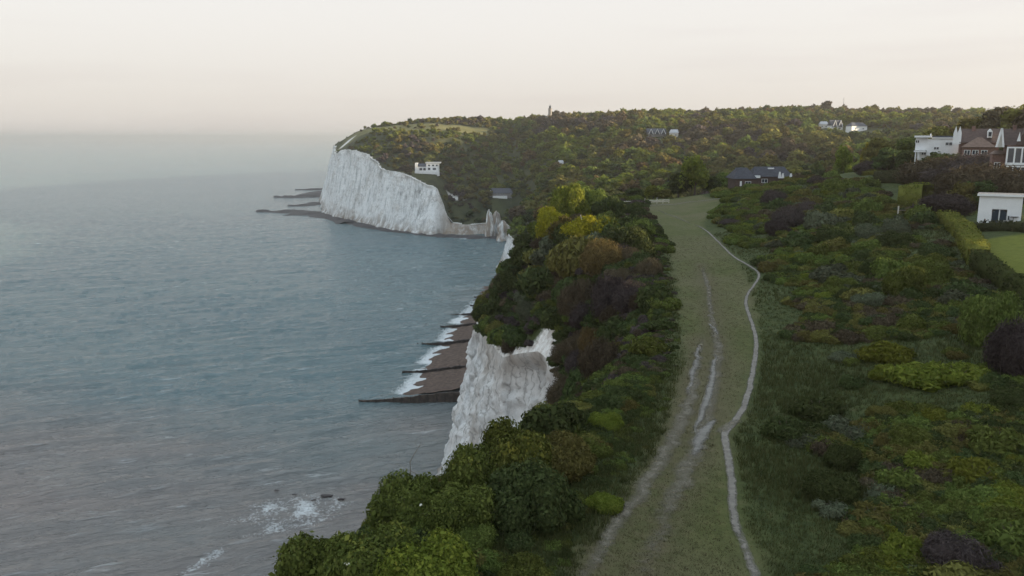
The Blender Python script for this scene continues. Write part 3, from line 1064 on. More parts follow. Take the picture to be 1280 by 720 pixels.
strip('track', [(866, 572), (878, 548), (894, 526)], [0.25, 0.6, 0.25], M_BARE, 0.085, 1.05, 0.2)
strip('track', [(858, 495), (868, 462), (875, 430)], [0.18, 0.35, 0.18], M_BARE, 0.08, 0.85, 0.2)
strip('track', [(884, 405), (893, 412), (897, 420)], [0.18, 0.32, 0.18], M_BARE, 0.08, 0.85, 0.2)
strip('track', [(896, 545), (925, 528)], [0.5, 0.5], M_TRACK, 0.075, 0.8, 0.2)
strip('track', [(868, 281), (845, 272), (820, 262)], [0.5, 0.6, 0.5], M_TRACK, 0.06, 0.7, 0.2)
strip('track', [(772, 259.5), (800, 258), (835, 256), (866, 252.5), (905, 249)], [0.7, 0.8, 0.8, 0.8, 0.6], M_PATH, 0.10, 1.0, 0.2)

FP = px_line(FOOTPATH, 0.5)
fk = kdtree.KDTree(len(FP))
for i, p in enumerate(FP): fk.insert((p[0], p[1], 0), i)
fk.balance()


def off_path(X, Y, d):
    return np.array([fk.find((float(a), float(b), 0))[2] > d for a, b in zip(X, Y)])


# ------------------------------------------------------------------ groynes, reefs, crags
GRO = [  # (y pixel of the outer end, x pixel of the outer end, inner height, label)
    (500.5, 449, 3.7, 'longest groyne nearest the camera, dark wall holding back the brown shingle'),
    (464, 503, 3.0, 'second groyne along the beach, with jagged timber top and surf on its near side'),
    (429.5, 522, 2.6, 'third groyne along the beach, thin and black, reaching far out into the water'),
    (407.5, 551, 2.3, 'fourth groyne along the beach, short and black where the shingle narrows'),
    (393, 564, 2.0, 'fifth groyne along the beach, black and near the narrow end of the shingle'),
    (381.5, 588, 1.7, 'sixth groyne along the beach, a short stub close under the white cliff'),
    (371, 593, 1.5, 'farthest groyne, a tiny dark stub beyond the last of the shingle')]
for gi, (gpy, gpx, gh, glab) in enumerate(GRO):
    e = at_z(gpx, gpy, 0.4)
    gy = float(e[1]); x1 = float(np.interp(gy, [280, 430, 510], [-21, -17.5, -15])) + 6; x0 = float(e[0])
    root = empty('groyne', (x0, gy, 0), 0, glab, 'groyne', 'groynes along the shingle beach')
    Lg = x1 - x0
    prof = []
    nn = 26
    g = random.Random(gi)
    for k in range(nn + 1):
        f = k / nn
        prof.append((f * Lg, 0.5 + (gh - 0.5) * sstep(0.05, 0.95, f) + g.uniform(-0.12, 0.12) - (0.25 if g.random() < 0.12 else 0)))
    outl = [(0, -2.2)] + prof + [(Lg, -2.2)]
    MB().prism([(float(a), float(b)) for a, b in outl], -0.35, 0.35).build('wall', M_CONC if gi == 0 else M_TIMBER, root)
    for k in range(0, nn + 1, 2 if gi < 3 else 4):
        f = k / nn
        hgt = float(prof[k][1]) + g.uniform(0.15, 0.55)
        pm = MB().tube([(f * Lg, -0.5, -2.2), (f * Lg + g.uniform(-.05, .05), -0.5, hgt)], [0.2, 0.17], 6)
        pm.build('post', M_TIMBER, root)


def reef(spine, widths, h, label, seed, z=0.0, name='rock_ledge', cat='rock ledge', mat=None, flat=True):
    P = np.array([at_z(p[0], p[1], 0.0)[:2] for p in spine])
    C = catmull(P, [16] * (len(P) - 1))
    n = len(C); k = 15
    t = np.gradient(C, axis=0); t /= np.linalg.norm(t, axis=1)[:, None]
    nr = np.stack([t[:, 1], -t[:, 0]], 1)
    w = np.interp(np.linspace(0, 1, n), np.linspace(0, 1, len(widths)), widths)
    s = np.arange(n) * np.linalg.norm(C[1] - C[0])
    w = w * (1 + 0.55 * fbm(s / 14, s * 0 + seed, octaves=4, seed=seed))
    cc = np.linspace(-1, 1, k)
    off = 0.35 * w * fbm(s / 20, s * 0, octaves=3, seed=seed + 3)
    X = C[:, None, 0] + nr[:, None, 0] * (cc[None] * w[:, None] / 2 + off[:, None])
    Y = C[:, None, 1] + nr[:, None, 1] * (cc[None] * w[:, None] / 2 + off[:, None])
    Zr = h * (1 - np.abs(cc)[None] ** 2.2) * (0.8 + 0.9 * fbm(X / 9, Y / 9, octaves=4, seed=seed + 5)) - 0.35 + 0.0 * X
    i = np.arange(n * k).reshape(n, k)
    qd = np.stack([i[:-1, :-1], i[:-1, 1:], i[1:, 1:], i[1:, :-1]], -1).reshape(-1, 4)
    o = mesh_thing(name, np_mesh(name, np.stack([X.ravel(), Y.ravel(), Zr.ravel()], 1), quads=qd), mat or M_REEF)
    return tag(o, label, cat, 'dark rock ledges round the headland' if name == 'rock_ledge' else None)


reef([(322, 264), (352, 265), (385, 266), (415, 270), (440, 279)], [10, 40, 62, 60, 26], 2.4, 'largest dark rock ledge, running out to sea from the near foot of the white headland', 1)
reef([(344, 246), (366, 246.5), (390, 244.5), (408, 240)], [10, 30, 70, 80], 2.8, 'long tapering dark rock ledge beyond the largest one, off the headland tip', 2)
reef([(369, 237.2), (388, 237), (406, 236.5)], [14, 30, 36], 2.4, 'thin straight dark rock ledge farthest out beyond the headland tip', 3)
reef([(360, 257), (378, 256.6), (400, 253)], [8, 26, 44], 2.0, 'small dark rock ledge in the gap between the two larger ledges', 4)
reef([(425, 273), (460, 283), (500, 290), (545, 294.5), (580, 296)], [26, 18, 13, 14, 12], 2.2, 'narrow dark rock ledge along the foot of the white headland cliff', 5)
reef([(556, 294.5), (590, 296.5), (626, 297)], [14, 22, 22], 1.7, 'flat dark rocky foreshore at the head of the bay', 6)
for k, (rx, ry, rr, lb) in enumerate([(346, 613, .35, 'leftmost dark rock awash in the white surf below the cliff bushes'), (368, 618, 0.28, 'small dark rock in the middle of the surf below the cliff bushes'),
                                      (408, 620, .75, 'broad dark rock at the landward side of the surf patch'), (427, 624, .5, 'dark rock in the surf closest to the green cliff bushes'), (392, 625, 0.3, 'smallest dark rock between the broad ones in the surf')]):
    p = at_z(rx, ry, 0.1)
    v, f = ICO[3]
    v = v * (1 + 0.75 * fbm(v[:, 0] * 2.2 + k * 5, v[:, 1] * 1.6, v[:, 2] * 1.6, octaves=3, seed=90))[:, None] * np.array([2.2, 1.0, 0.38]) * rr
    o = mesh_thing('rock', np_mesh('rock', v, tris=f), M_REEF)
    o.location = (float(p[0]), float(p[1]), 0.15)
    tag(o, lb, 'rock', 'rocks in the surf')


def crag(px0, px1, ytop, Y, label, seed):
    xa = at_y(px0, ytop, Y)[0]; xb = at_y(px1, ytop, Y)[0]; zt = at_y(px0, ytop, Y)[2]
    cx_, rx = (xa + xb) / 2, (xb - xa) / 2
    n, m = 46, 40
    a = np.linspace(0, 2 * np.pi, n, endpoint=False)[None]; tz = np.linspace(0, 1, m)[:, None]
    rad = (1.25 - 0.5 * tz) * np.sqrt(np.clip(1 - tz ** 10, 0, 1))
    wob = 1 + 0.75 * fbm(np.cos(a) * 1.4 + seed, np.sin(a) * 1.4, tz * 2.4, octaves=5, seed=seed)
    X = cx_ + rx * rad * wob * np.cos(a); Yc = Y + 1.3 * rx * rad * wob * np.sin(a); Zc = -1 + (zt + 1) * tz * (1 - 0.30 * np.clip(0.25 + fbm(np.cos(a) * 1.3 + seed, np.sin(a) * 1.3 + 0 * tz, octaves=4, seed=seed + 9), 0, 1))
    i = np.arange(n * m).reshape(m, n)
    qd = np.stack([i[:-1], np.roll(i, -1, 1)[:-1], np.roll(i, -1, 1)[1:], i[1:]], -1).reshape(-1, 4)
    me = np_mesh('chalk_crag', np.stack([X.ravel(), Yc.ravel(), Zc.ravel()], 1), quads=qd, smooth=True)
    add_attr(me, 'foot', np.zeros(n * m)); add_attr(me, 'earth', 0.85 * sstep(-0.35, 0.3, fbm(np.cos(a) * 2, np.sin(a) * 2, tz * 3, octaves=3, seed=seed + 2)).ravel())
    tag(mesh_thing('chalk_crag', me, M_CHALK), label, 'chalk crag', 'chalk crags at the head of the bay')


crag(607, 617, 261, 765, 'tallest pale chalk crag standing against the dark slope at the head of the bay', 3)
crag(616, 626, 263, 778, 'chalk crag just behind the tallest one, below the dark-roofed bay house', 5)
crag(621, 634, 275, 742, 'lower slanting chalk crag between the tallest crag and the dark clifftop bushes', 8)


# ------------------------------------------------------------------ hedges
def hedge(pts, width, h, mat, label, seed, n_per=70, leaf=0.10, pixel=True, cat='hedge'):
    P = np.array([ground(*p)[:2] for p in pts]) if pixel else np.array(pts, float)
    C = catmull(P, [10] * (len(P) - 1)) if len(P) > 2 else P[0] + (P[1] - P[0]) * np.linspace(0, 1, 14)[:, None]
    t = np.gradient(C, axis=0); t /= np.linalg.norm(t, axis=1)[:, None]
    nr = np.stack([t[:, 1], -t[:, 0]], 1)
    g = np.random.default_rng(seed)
    d = np.concatenate([[0], np.cumsum(np.linalg.norm(np.diff(C, axis=0), axis=1))]); L = d[-1]
    per_ = 2 * h + width
    n = int(L * per_ * n_per / 4)
    s = g.random(n) * L; u = g.random(n) * per_
    X = np.interp(s, d, C[:, 0]); Y = np.interp(s, d, C[:, 1]); NX = np.interp(s, d, nr[:, 0]); NY = np.interp(s, d, nr[:, 1])
    side = np.where(u < h, -1, np.where(u > h + width, 1, 0))
    lat = np.where(side == -1, -width / 2, np.where(side == 1, width / 2, u - h - width / 2))
    zz = np.where(side == -1, u, np.where(side == 1, u - h - width, h))
    bulge = 0.26 * fbm(X / 1.6, Y / 1.6, zz / 1.4, octaves=3, seed=seed) * 1.6
    lat = lat + side * bulge + g.normal(size=n) * 0.05; zz = zz + (side == 0) * bulge + g.normal(size=n) * 0.05
    x = X + NX * lat; y = Y + NY * lat; z = height(X, Y) + zz
    P3 = np.stack([x, y, z], 1)
    nrm = np.stack([NX * side, NY * side, (side == 0) * 1.0], 1) + g.normal(size=(n, 3)) * 0.6
    nrm /= np.linalg.norm(nrm, axis=1)[:, None]
    tt_ = np.cross(nrm, g.normal(size=(n, 3))); tt_ /= np.linalg.norm(tt_, axis=1)[:, None]; bb = np.cross(nrm, tt_)
    sz_ = leaf * (0.6 + 0.8 * g.random(n))[:, None]
    v = np.stack([P3 - tt_ * sz_ * 1.2, P3 - bb * sz_, P3 + tt_ * sz_ * 1.2, P3 + bb * sz_], 1).reshape(-1, 3)
    quads = np.arange(n * 4).reshape(-1, 4)
    # core
    k = len(C); w = width / 2 - 0.06
    gz = height(C[:, 0], C[:, 1])
    ring = []
    for lat_, zz_ in ((-w, -0.3), (-w, h - 0.07), (w, h - 0.07), (w, -0.3)):
        ring.append(np.stack([C[:, 0] + nr[:, 0] * lat_, C[:, 1] + nr[:, 1] * lat_, gz + zz_], 1))
    cv = np.stack(ring, 1).reshape(-1, 3); off = len(v)
    ci = np.arange(k * 4).reshape(k, 4)
    cqd = [np.stack([ci[:-1, a], ci[:-1, (a + 1) % 4], ci[1:, (a + 1) % 4], ci[1:, a]], -1) for a in range(4)]
    cqd = np.concatenate(cqd + [ci[:1], ci[-1:][:, ::-1]]) + off
    base = np.array([C[0, 0], C[0, 1], gz[0]])
    me = np_mesh('hedge', np.concatenate([v, cv]) - base, quads=np.concatenate([quads, cqd]))
    o = mesh_thing('hedge', me, LEAF[mat])
    o.location = base
    return tag(o, label, cat, 'clipped garden hedges')


hedge([(1150, 262), (1175, 272), (1198, 290), (1213, 312), (1222, 330)], 2.4, 1.7, 'hedge', 'rounded sunlit-looking yellow green hedge curving down to the corner of the bright lawn', 1)
hedge([(1218, 336), (1250, 362), (1290, 392)], 1.3, 2.3, 'dark', 'tall dark green hedge along the near side of the bright lawn', 2)
hedge([(1206, 290), (1240, 289), (1292, 291)], 1.2, 1.25, 'hedgedark', 'dark straight hedge in front of the small white garden room', 3)
hedge([(1128, 258), (1158, 258)], 3.0, 4.0, 'hedge', 'big square-cut hedge block at the upper end of the curving hedge', 4)
hedge([(1095, 229), (1140, 230), (1200, 230)], 2.2, 3.0, 'hedgedark', 'long dark brown hedge bank across the middle of the gardens', 5)
hedge([(1092, 216), (1130, 216), (1192, 217)], 1.8, 4.2, 'hedgedark', 'dark hedge below the white flat-roofed house, upper one of the pair', 6)
hedge([(1080, 219), (1110, 221), (1135, 222)], 1.8, 1.2, 'hedge', 'short lighter green hedge at the left end of the dark hedge pair', 7)
# ------------------------------------------------------------------ buildings
def win(parent, x, y, z, w, h, bars=1, fmat=None, axis='y', name='window'):
    """a window set in the wall plane y (facing -y), frame + pane"""
    t = 0.09
    m = MB()
    m.box(x - w / 2, x - w / 2 + t, y - 0.08, y + 0.04, z, z + h).box(x + w / 2 - t, x + w / 2, y - 0.08, y + 0.04, z, z + h)
    m.box(x - w / 2 + t, x + w / 2 - t, y - 0.08, y + 0.04, z, z + t).box(x - w / 2 + t, x + w / 2 - t, y - 0.08, y + 0.04, z + h - t, z + h)
    for k in range(bars):
        xb = x - w / 2 + w * (k + 1) / (bars + 1)
        m.box(xb - t / 2, xb + t / 2, y - 0.075, y + 0.03, z + t, z + h - t)
    f = m.build(name, fmat or M_WHITE, parent)
    MB().box(x - w / 2 + t * .6, x + w / 2 - t * .6, y - 0.03, y + 0.02, z + t * .6, z + h - t * .6).build('pane', M_GLASS, f)
    return f


def site(px, py, dy=0.0):
    p = ground(px, py)
    return (float(p[0]), float(p[1]) + dy, float(p[2]))


def site_d(px, Y):
    x = at_y(px, 200, Y)[0]
    return (float(x), Y, h1(x, Y))


M_DSLATE = rough_mat('dark slate roof', (0.048, 0.050, 0.062), 0.3, 1.2, 0.8, 0.2, 0.5)

# --- small white garden room
gx, gy_, gz_ = site(1250, 287.0)
gy_ += 5.0
gx = float(at_y(1250, 260, gy_)[0]); gz_ = h1(gx, gy_)
k_ = gy_ / 985
gr = empty('garden_room', (gx, gy_, gz_), math.radians(-31), 'small white garden room with an arched pair of dark doors behind a hedge', 'garden room')
W = 54 * k_ * 0.86; Hh = max(2.6, at_y(1250, 245, gy_)[2] - gz_)
wl = MB()
wl.box(-W / 2, -0.95, 0, 0.2, -0.4, Hh).box(0.95, W / 2, 0, 0.2, -0.4, Hh).box(-0.95, 0.95, 0, 0.2, 2.25, Hh)
wl.box(-W / 2, -W / 2 + .2, 0.2, 4.0, -0.4, Hh).box(W / 2 - .2, W / 2, 0.2, 4.0, -0.4, Hh).box(-W / 2 + .2, W / 2 - .2, 3.8, 4.0, -0.4, Hh)
wl.build('wall', M_WHITE, gr)
MB().box(-W / 2 - 0.25, W / 2 + 0.25, -0.3, 4.2, Hh, Hh + 0.22).build('roof', M_GREY, gr, 0.03)
MB().box(-W / 2 - 0.3, W / 2 + 0.3, -0.36, -0.302, Hh - 0.06, Hh + 0.26).build('fascia', M_WHITE, gr)
for sgn in (-1, 1):
    x0 = 0.09 * sgn; x1 = 0.9 * sgn
    arch = [(x0, 0.03), (x1, 0.03)] + [(x1 + (x0 - x1) * t_, 1.85 + 0.32 * math.sin(t_ * math.pi / 2)) for t_ in (0, .2, .4, .6, .8, 1.0)]
    d = MB().prism(arch, 0.06, 0.12).build('door', M_DARK, gr)
    MB().prism([(x0 + (x - x0) * .82 + .05 * sgn, 0.55 + (z - .55) * .95 if z > .5 else 0.55) for x, z in arch], 0.04, 0.058).build('pane', M_GLASS, d)
MB().box(-0.06, 0.06, 0.0, 0.14, 0, 2.2).build('door_post', M_WHITE, gr)

# --- flat-roofed white house
sx_, sy_, sz_ = site_d(1170, 205)
k_ = sy_ / 985


def lx(px): return (px - 1170) * k_ * 0.87


def lz(py): return at_y(1170, py, sy_)[2] - sz_


wh = empty('white_house', (sx_, sy_, sz_), math.radians(-28), 'white flat-roofed modern house with an overhanging upper floor on the hill', 'house')
m = MB()
m.box(lx(1157), lx(1198), 0, 8, -1, lz(173.5))
m.box(lx(1145), lx(1157), 1.2, 8, -1, lz(190.0)).box(lx(1142), lx(1157), 0.3, 8, lz(188), lz(172.2))
m.build('wall', M_WHITE, wh)
rf = MB().box(lx(1140), lx(1162), -0.8, 8.4, lz(172.0), lz(169.6)).box(lx(1162), lx(1199), -0.3, 8.4, lz(173.3), lz(172.0)).build('roof', M_WHITE, wh, 0.03)
MB().box(lx(1162), lx(1190), 2, 7, lz(171.9), lz(169.8)).build('roof_light', M_DARK, rf)
MB().box(lx(1159.5), lx(1161), 2.5, 3.2, lz(169.5), lz(167)).build('chimney', M_WHITE, rf)
MB().box(lx(1141), lx(1156), -1.6, 0.3, lz(190.2), lz(188.4)).build('balcony', M_WHITE, wh)
for pxp in (1143.5, 1147.5):
    MB().box(lx(pxp) - .12, lx(pxp) + .12, -1.4, -1.1, -1, lz(190.2)).build('post', M_WHITE, wh)
for (a, b, c, d_) in ((1141.8, 1146.5, 179, 175), (1151, 1156.5, 194, 190.4), (1166, 1172, 187.2, 183.5), (1180, 1188, 182, 177.5)):
    win(wh, lx((a + b) / 2), 0.28 if b < 1157 and c < 185 else (1.18 if b < 1157 else -0.02), lz(c), (b - a) * k_, lz(d_) - lz(c), 1)

# --- tile-roofed house with hipped front wing and dormer
sx_, sy_, sz_ = site_d(1220, 190)
k_ = sy_ / 985


def lx(px): return (px - 1220) * k_ * 0.87


th = empty('tiled_house', (sx_, sy_, sz_), math.radians(-28), 'brown tiled house with a hipped front roof and a white dormer, between white neighbours', 'house')
zb = sz_


def lz(py): return at_y(1220, py, sy_)[2] - zb


MB().box(lx(1198), lx(1247), 3, 11, -1, lz(178)).box(lx(1202), lx(1242), 0, 3, -1, lz(184)).build('wall', M_BRICK, th)
rf = MB().hip(lx(1197.3), lx(1247), 2.4, 11.6, lz(178.3), lz(160.5), 0.0).build('roof', M_TILE, th)
MB().hip(lx(1200), lx(1244), -0.5, 5.4, lz(184), lz(171.5), 3.3).build('front_roof', M_TILE2, th)
for c in (1191.5, 1196.7):
    MB().prism([(lx(c) - 0.45, lz(180)), (lx(c) + 0.45, lz(180)), (lx(c) + 0.42, lz(166)), (lx(c), lz(157.5)), (lx(c) - 0.42, lz(166))], 2.6, 3.6).build('gable_end', M_WHITE, th)
dm = MB().prism([(lx(1231.5), lz(172)), (lx(1237), lz(172)), (lx(1237), lz(164)), (lx(1234.2), lz(161)), (lx(1231.5), lz(164))], 2.2, 6.5).build('dormer', M_WHITE, th)
MB().box(lx(1232.4), lx(1236.1), 2.1, 2.22, lz(170.5), lz(165)).build('pane', M_GLASS, dm)
MB().box(lx(1212), lx(1216.5), 6.2, 7.2, lz(164), lz(157)).build('chimney', M_BRICK, rf)
for c in (1208, 1218, 1229):
    win(th, lx(c), -0.02, lz(194), 1.3, 1.2, 1)

# --- gabled house at the right edge
sx_, sy_, sz_ = site_d(1262, 150)
k_ = sy_ / 985


def lx(px): return (px - 1262) * k_ * 0.87


zb = sz_


def lz(py): return at_y(1262, py, sy_)[2] - zb


gh = empty('gabled_house', (sx_, sy_, sz_), math.radians(-28), 'tall brick house with white gables and two storeys of white bay windows', 'house')
MB().box(lx(1241), lx(1257), 1.5, 9, -1.5, lz(193)).box(lx(1257), lx(1300), 0, 9, -1.5, lz(181)).build('wall', M_BRICK, gh)
rf = MB().hip(lx(1248), lx(1300), -0.2, 9.4, lz(181.5), lz(160.5), 0.0).build('roof', M_TILE, gh)
MB().box(lx(1264), lx(1268), 4.1, 5.1, lz(165), lz(156)).build('chimney', M_BRICK, rf)
MB().hip(lx(1240), lx(1258), 1.0, 9.2, lz(193), lz(188.5), 0.6).build('lean_roof', M_TILE2, gh)
bar = MB()
for (a, b) in (((1244.0, 184), (1248.3, 160)), ((1252.5, 184), (1248.3, 160))):
    v0 = (lx(a[0]), lz(a[1])); v1 = (lx(b[0]), lz(b[1]))
    bar.prism([(v0[0] - .16, v0[1]), (v0[0] + .16, v0[1]), (v1[0] + .16, v1[1]), (v1[0] - .16, v1[1])], -0.6, -0.3)
bar.build('bargeboard', M_WHITE, gh)
MB().prism([(lx(1244.5), lz(184)), (lx(1252), lz(184)), (lx(1248.3), lz(163))], -0.3, 4.5).build('gable', M_CREAM, gh)
rt = MB().prism([(lx(1267), lz(181)), (lx(1300), lz(181)), (lx(1284), lz(148))], -0.8, 5.0).build('front_gable', M_TILE, gh)
MB().prism([(lx(1267.5), lz(176.5)), (lx(1272), lz(176.5)), (lx(1270), lz(165))], -1.1, -0.82).build('gable_board', M_WHITE, rt)
# bays: white posts, rails and panes
for (za, zc) in ((203, 183.5), (227.5, 207)):
    bay = MB()
    bay.box(lx(1257), lx(1300), -1.5, 0.0, lz(za) - 0.45, lz(za)).box(lx(1257), lx(1300), -1.5, 0.0, lz(zc) - 0.25, lz(zc))
    for c in (1257.5, 1266.5, 1275.2, 1284, 1292):
        bay.box(lx(c) - 0.13, lx(c) + 0.13, -1.48, -1.25, lz(za), lz(zc) - 0.25)
    bw = bay.build('bay_window', M_WHITE, gh)
    MB().box(lx(1257.8), lx(1299), -1.36, -1.32, lz(za), lz(zc) - 0.25).build('pane', M_GLASS, bw)
win(gh, lx(1248), 1.48, lz(212), 1.0, 1.3, 1)

# --- slate bungalow beyond the green
bp = ground(930, 236.5)
sx_, sy_, sz_ = float(bp[0]), float(bp[1]), float(bp[2])
sx_ = float(at_y(955, 230, sy_)[0]); sz_ = h1(sx_, sy_)
k_ = sy_ / 985


def lx(px): return (px - 955) * k_


zb = sz_


def lz(py): return at_y(955, py, sy_)[2] - zb


bu = empty('bungalow', (sx_, sy_, sz_), 0, 'grey slate-roofed bungalow with small white gables behind dark shrubs beyond the green', 'bungalow')
MB().box(lx(919), lx(943), 0, 8, -2.5, lz(223)).box(lx(943), lx(991), 2, 10, -2.5, lz(221)).build('wall', M_TILE, bu)
rf = MB().hip(lx(916), lx(946), -0.5, 8.5, lz(223.5), lz(210), 2.0).build('roof', M_DSLATE, bu)
rf2 = MB().hip(lx(943), lx(993), 1.5, 10.5, lz(221.3), lz(209), 1.5).build('roof', M_DSLATE, bu)
MB().box(lx(963), lx(970.5), 3.0, 3.4, lz(211.8), lz(210.2)).build('roof_light', M_WHITE, rf2)
MB().box(lx(944.5), lx(951.5), 1.2, 1.98, lz(222.8), lz(219.8)).build('porch', M_WHITE, bu)
for c, hh_ in ((975.4, 215), (979.3, 217), (989.4, 217)):
    MB().prism([(lx(c) - .42, lz(223)), (lx(c) + .42, lz(223)), (lx(c) + .15, lz(hh_)), (lx(c) - .15, lz(hh_))], 0.9, 1.4).build('gable_end', M_WHITE, bu)
MB().box(lx(925), lx(927.2), -0.1, 0.1, lz(234.2), lz(226.5)).build('door', M_WHITE, bu)
win(bu, lx(935), -0.04, lz(233), 1.8, 1.5, 1)
win(bu, lx(958), 1.96, lz(229), 1.8, 1.2, 1)

# --- white house on the headland
hp = ground(535, 217.5)
sx_, sy_, sz_ = float(hp[0]), float(hp[1]), float(hp[2])
k_ = sy_ / 985


def lx(px): return (px - 535) * k_


zb = sz_


def lz(py): return at_y(535, py, sy_)[2] - zb


hh = empty('headland_house', (sx_, sy_, sz_), 0, 'large white house alone on the headland slope above the far white cliff', 'house')
MB().box(lx(533), lx(548), 0, 12, -3, lz(204.5)).box(lx(519), lx(522), 0, 10, -3, lz(203.8)).box(lx(522), lx(533), 2, 10, -3, lz(208.5)).build('wall', M_WHITE, hh)
MB().box(lx(519), lx(545), -3, -0.01, -4, lz(214)).build('terrace', M_WHITE, hh)
MB().box(lx(532), lx(550.5), -0.6, 12.5, lz(204.4), lz(202.8)).build('roof', M_LIGHTROOF, hh)
MB().hip(lx(522), lx(533), 1.4, 10.6, lz(208.4), lz(204.6), 0.3).build('roof', M_SLATE, hh)
for (c, z_, w_, h_) in ((536.5, 207.8, 2.0, 1.6), (541.5, 207.8, 2.0, 1.6), (546, 207.8, 1.8, 1.6), (536.5, 212.6, 2.4, 2.4), (543, 212.4, 3.4, 2.0), (526, 213, 3.0, 2.4), (530.5, 213, 2.6, 2.4)):
    win(hh, lx(c), -0.04 if c > 533 else 1.96, lz(z_), w_, h_, 1, M_DARK)

# --- dark-roofed house above the bay
hp = ground(626, 247.5)
sx_, sy_, sz_ = float(hp[0]), float(hp[1]), float(hp[2])
k_ = sy_ / 985


def lx(px): return (px - 626) * k_


zb = sz_


def lz(py): return at_y(626, py, sy_)[2] - zb


bh = empty('bay_house', (sx_, sy_, sz_), 0, 'long dark-roofed house with a row of white windows above the chalk crags of the bay', 'house')
MB().box(lx(612), lx(640), 0, 9, -4, lz(241.5)).build('wall', M_GREY, bh)
MB().hip(lx(611), lx(641), -0.6, 9.6, lz(241.6), lz(235.5), 2.5).build('roof', M_SLATE, bh)
MB().box(lx(616), lx(634), -2.2, -0.02, -3, lz(244.8)).build('veranda', M_WHITE, bh)
for c in (621, 625, 629, 639):
    win(bh, lx(c), -0.04, lz(242.6) - 0.6, 1.7, 1.2, 1)
MB().prism([(lx(610.5), lz(241)), (lx(615.5), lz(241)), (lx(613.5), lz(237.5))], -0.9, -0.62).build('gable_end', M_WHITE, bh)


def small_house(px, py, w, d, hw, hr, wall, roof, label, rz=0.0, gables=0, name='house', wins=2):
    x, y, z = site(px, py)
    r = empty(name, (x, y, z), rz, label, 'house', 'houses scattered on the wooded hillside')
    MB().box(-w / 2, w / 2, 0, d, -4, hw).build('wall', wall, r)
    MB().hip(-w / 2 - .4, w / 2 + .4, -.5, d + .5, hw + 0.003, hw + hr, 0.0 if gables else w * .15).build('roof', roof, r)
    for k in range(gables):
        c = -w / 2 + w * (k + .5) / gables
        g2 = MB().prism([(c - w / gables * .42, hw - 1.5), (c + w / gables * .42, hw - 1.5), (c, hw + hr * .95)], -1.2, 2).build('gable', roof, r)
        b = MB()
        for sgn in (-1, 1):
            b.prism([(c + sgn * w / gables * .42, hw - 1.5), (c, hw + hr * .95), (c, hw + hr * .95 - .7), (c + sgn * w / gables * .33, hw - 1.5)], -1.5, -1.203)
        b.build('bargeboard', M_WHITE, g2)
    for k in range(wins):
        win(r, -w / 2 + w * (k + .5) / wins, -0.04 if not gables else -0.04, hw * .35, min(1.8, w / wins * .4), 1.3, 1)
    return r


small_house(821, 171, 20, 9, 4.0, 4.5, M_GREY, M_SLATE, 'dark house with three white-edged gables in the trees on the far hillside', 0.1, 3)
small_house(842, 172, 9, 7, 4.5, 3.5, M_CREAM, M_LIGHTROOF, 'little pale-roofed house just below the three-gabled house on the far hillside', -0.3)
small_house(840, 153.5, 6, 5, 3, 2.5, M_WHITE, M_LIGHTROOF, 'tiny pale roof high among the trees above the three-gabled house', 0.2)
small_house(905, 146.5, 10, 7, 3.5, 3, M_CREAM, M_LIGHTROOF, 'small pale-roofed house near the skyline, farthest up the wooded hill', -0.2)
small_house(1046, 164, 12, 8, 5.5, 5.5, M_WHITE, M_SLATE, 'white house with two steep gables near the skyline below the thin mast', 0.15, 2)
small_house(1074, 164.5, 19, 8, 5.0, 3.5, M_WHITE, M_SLATE, 'long white house to the right of the twin-gabled one near the skyline', 0.35)
small_house(1030, 161, 8, 6, 4.0, 3, M_CREAM, M_LIGHTROOF, 'small cream house to the left of the twin-gabled one near the skyline', -0.1)
small_house(701, 208, 5, 4, 3.0, 2, M_WHITE, M_LIGHTROOF, 'tiny white hut alone in the wood of the valley side', 0.0, 0, 'hut', 1)

# --- lighthouse, mast
x_, y_, z_ = site_d(687, 1150)
zt = at_y(687, 130.5, 1150)[2]
lh = empty('lighthouse', (x_, y_, z_), 0.4, 'distant pale lighthouse tower standing above the ridge', 'lighthouse')
th_ = zt - z_ - 5.5
MB().lathe([(3.1, -1), (2.7, th_ * .5), (2.5, th_ - 0.7), (3.2, th_ - 0.5), (3.2, th_)], 8).build('tower', M_GREY, lh)  # grey puts the backlit, hazy look of a white tower into its colour
ln = MB().lathe([(1.5, th_ + .003), (1.5, th_ + 2.6)], 10).build('lantern', M_GLASS, lh)
MB().lathe([(1.9, th_ + 2.6), (1.2, th_ + 3.7), (0.15, th_ + 4.4), (0.12, th_ + 5.5)], 10).build('lantern_roof', M_DARK, ln)
MB().box(-5.5, 8, -3, 4, -2, th_ * .42).build('keeper_cottage', M_GREY, lh)
x_, y_, z_ = site_d(1049, 1250)
ma = empty('mast', (x_, y_, z_), 0, 'thin lattice mast rising above the skyline trees', 'mast')
zt = at_y(1049, 123, 1250)[2] - z_
mm_ = MB()
for a in range(3):
    c, s_ = math.cos(a * 2.094), math.sin(a * 2.094)
    mm_.tube([(0.8 * c, 0.8 * s_, -1), (0.18 * c, 0.18 * s_, zt)], [0.13, 0.09], 5)
    c2, s2 = math.cos((a + 1) * 2.094), math.sin((a + 1) * 2.094)
    nst = 12
    for k in range(nst):
        f0 = k / nst; f1 = (k + 1) / nst
        r0 = 0.8 - .62 * f0; r1 = 0.8 - .62 * f1
        mm_.tube([(r0 * c, r0 * s_, zt * f0), (r1 * c2, r1 * s2, zt * f1)], [0.06, 0.06], 4)
mm_.build('lattice', M_METAL, ma)
MB().lathe([(0.5, zt), (0.5, zt + 1.2), (0.08, zt + 1.3), (0.06, zt + 3)], 8).build('antenna', M_METAL, ma)


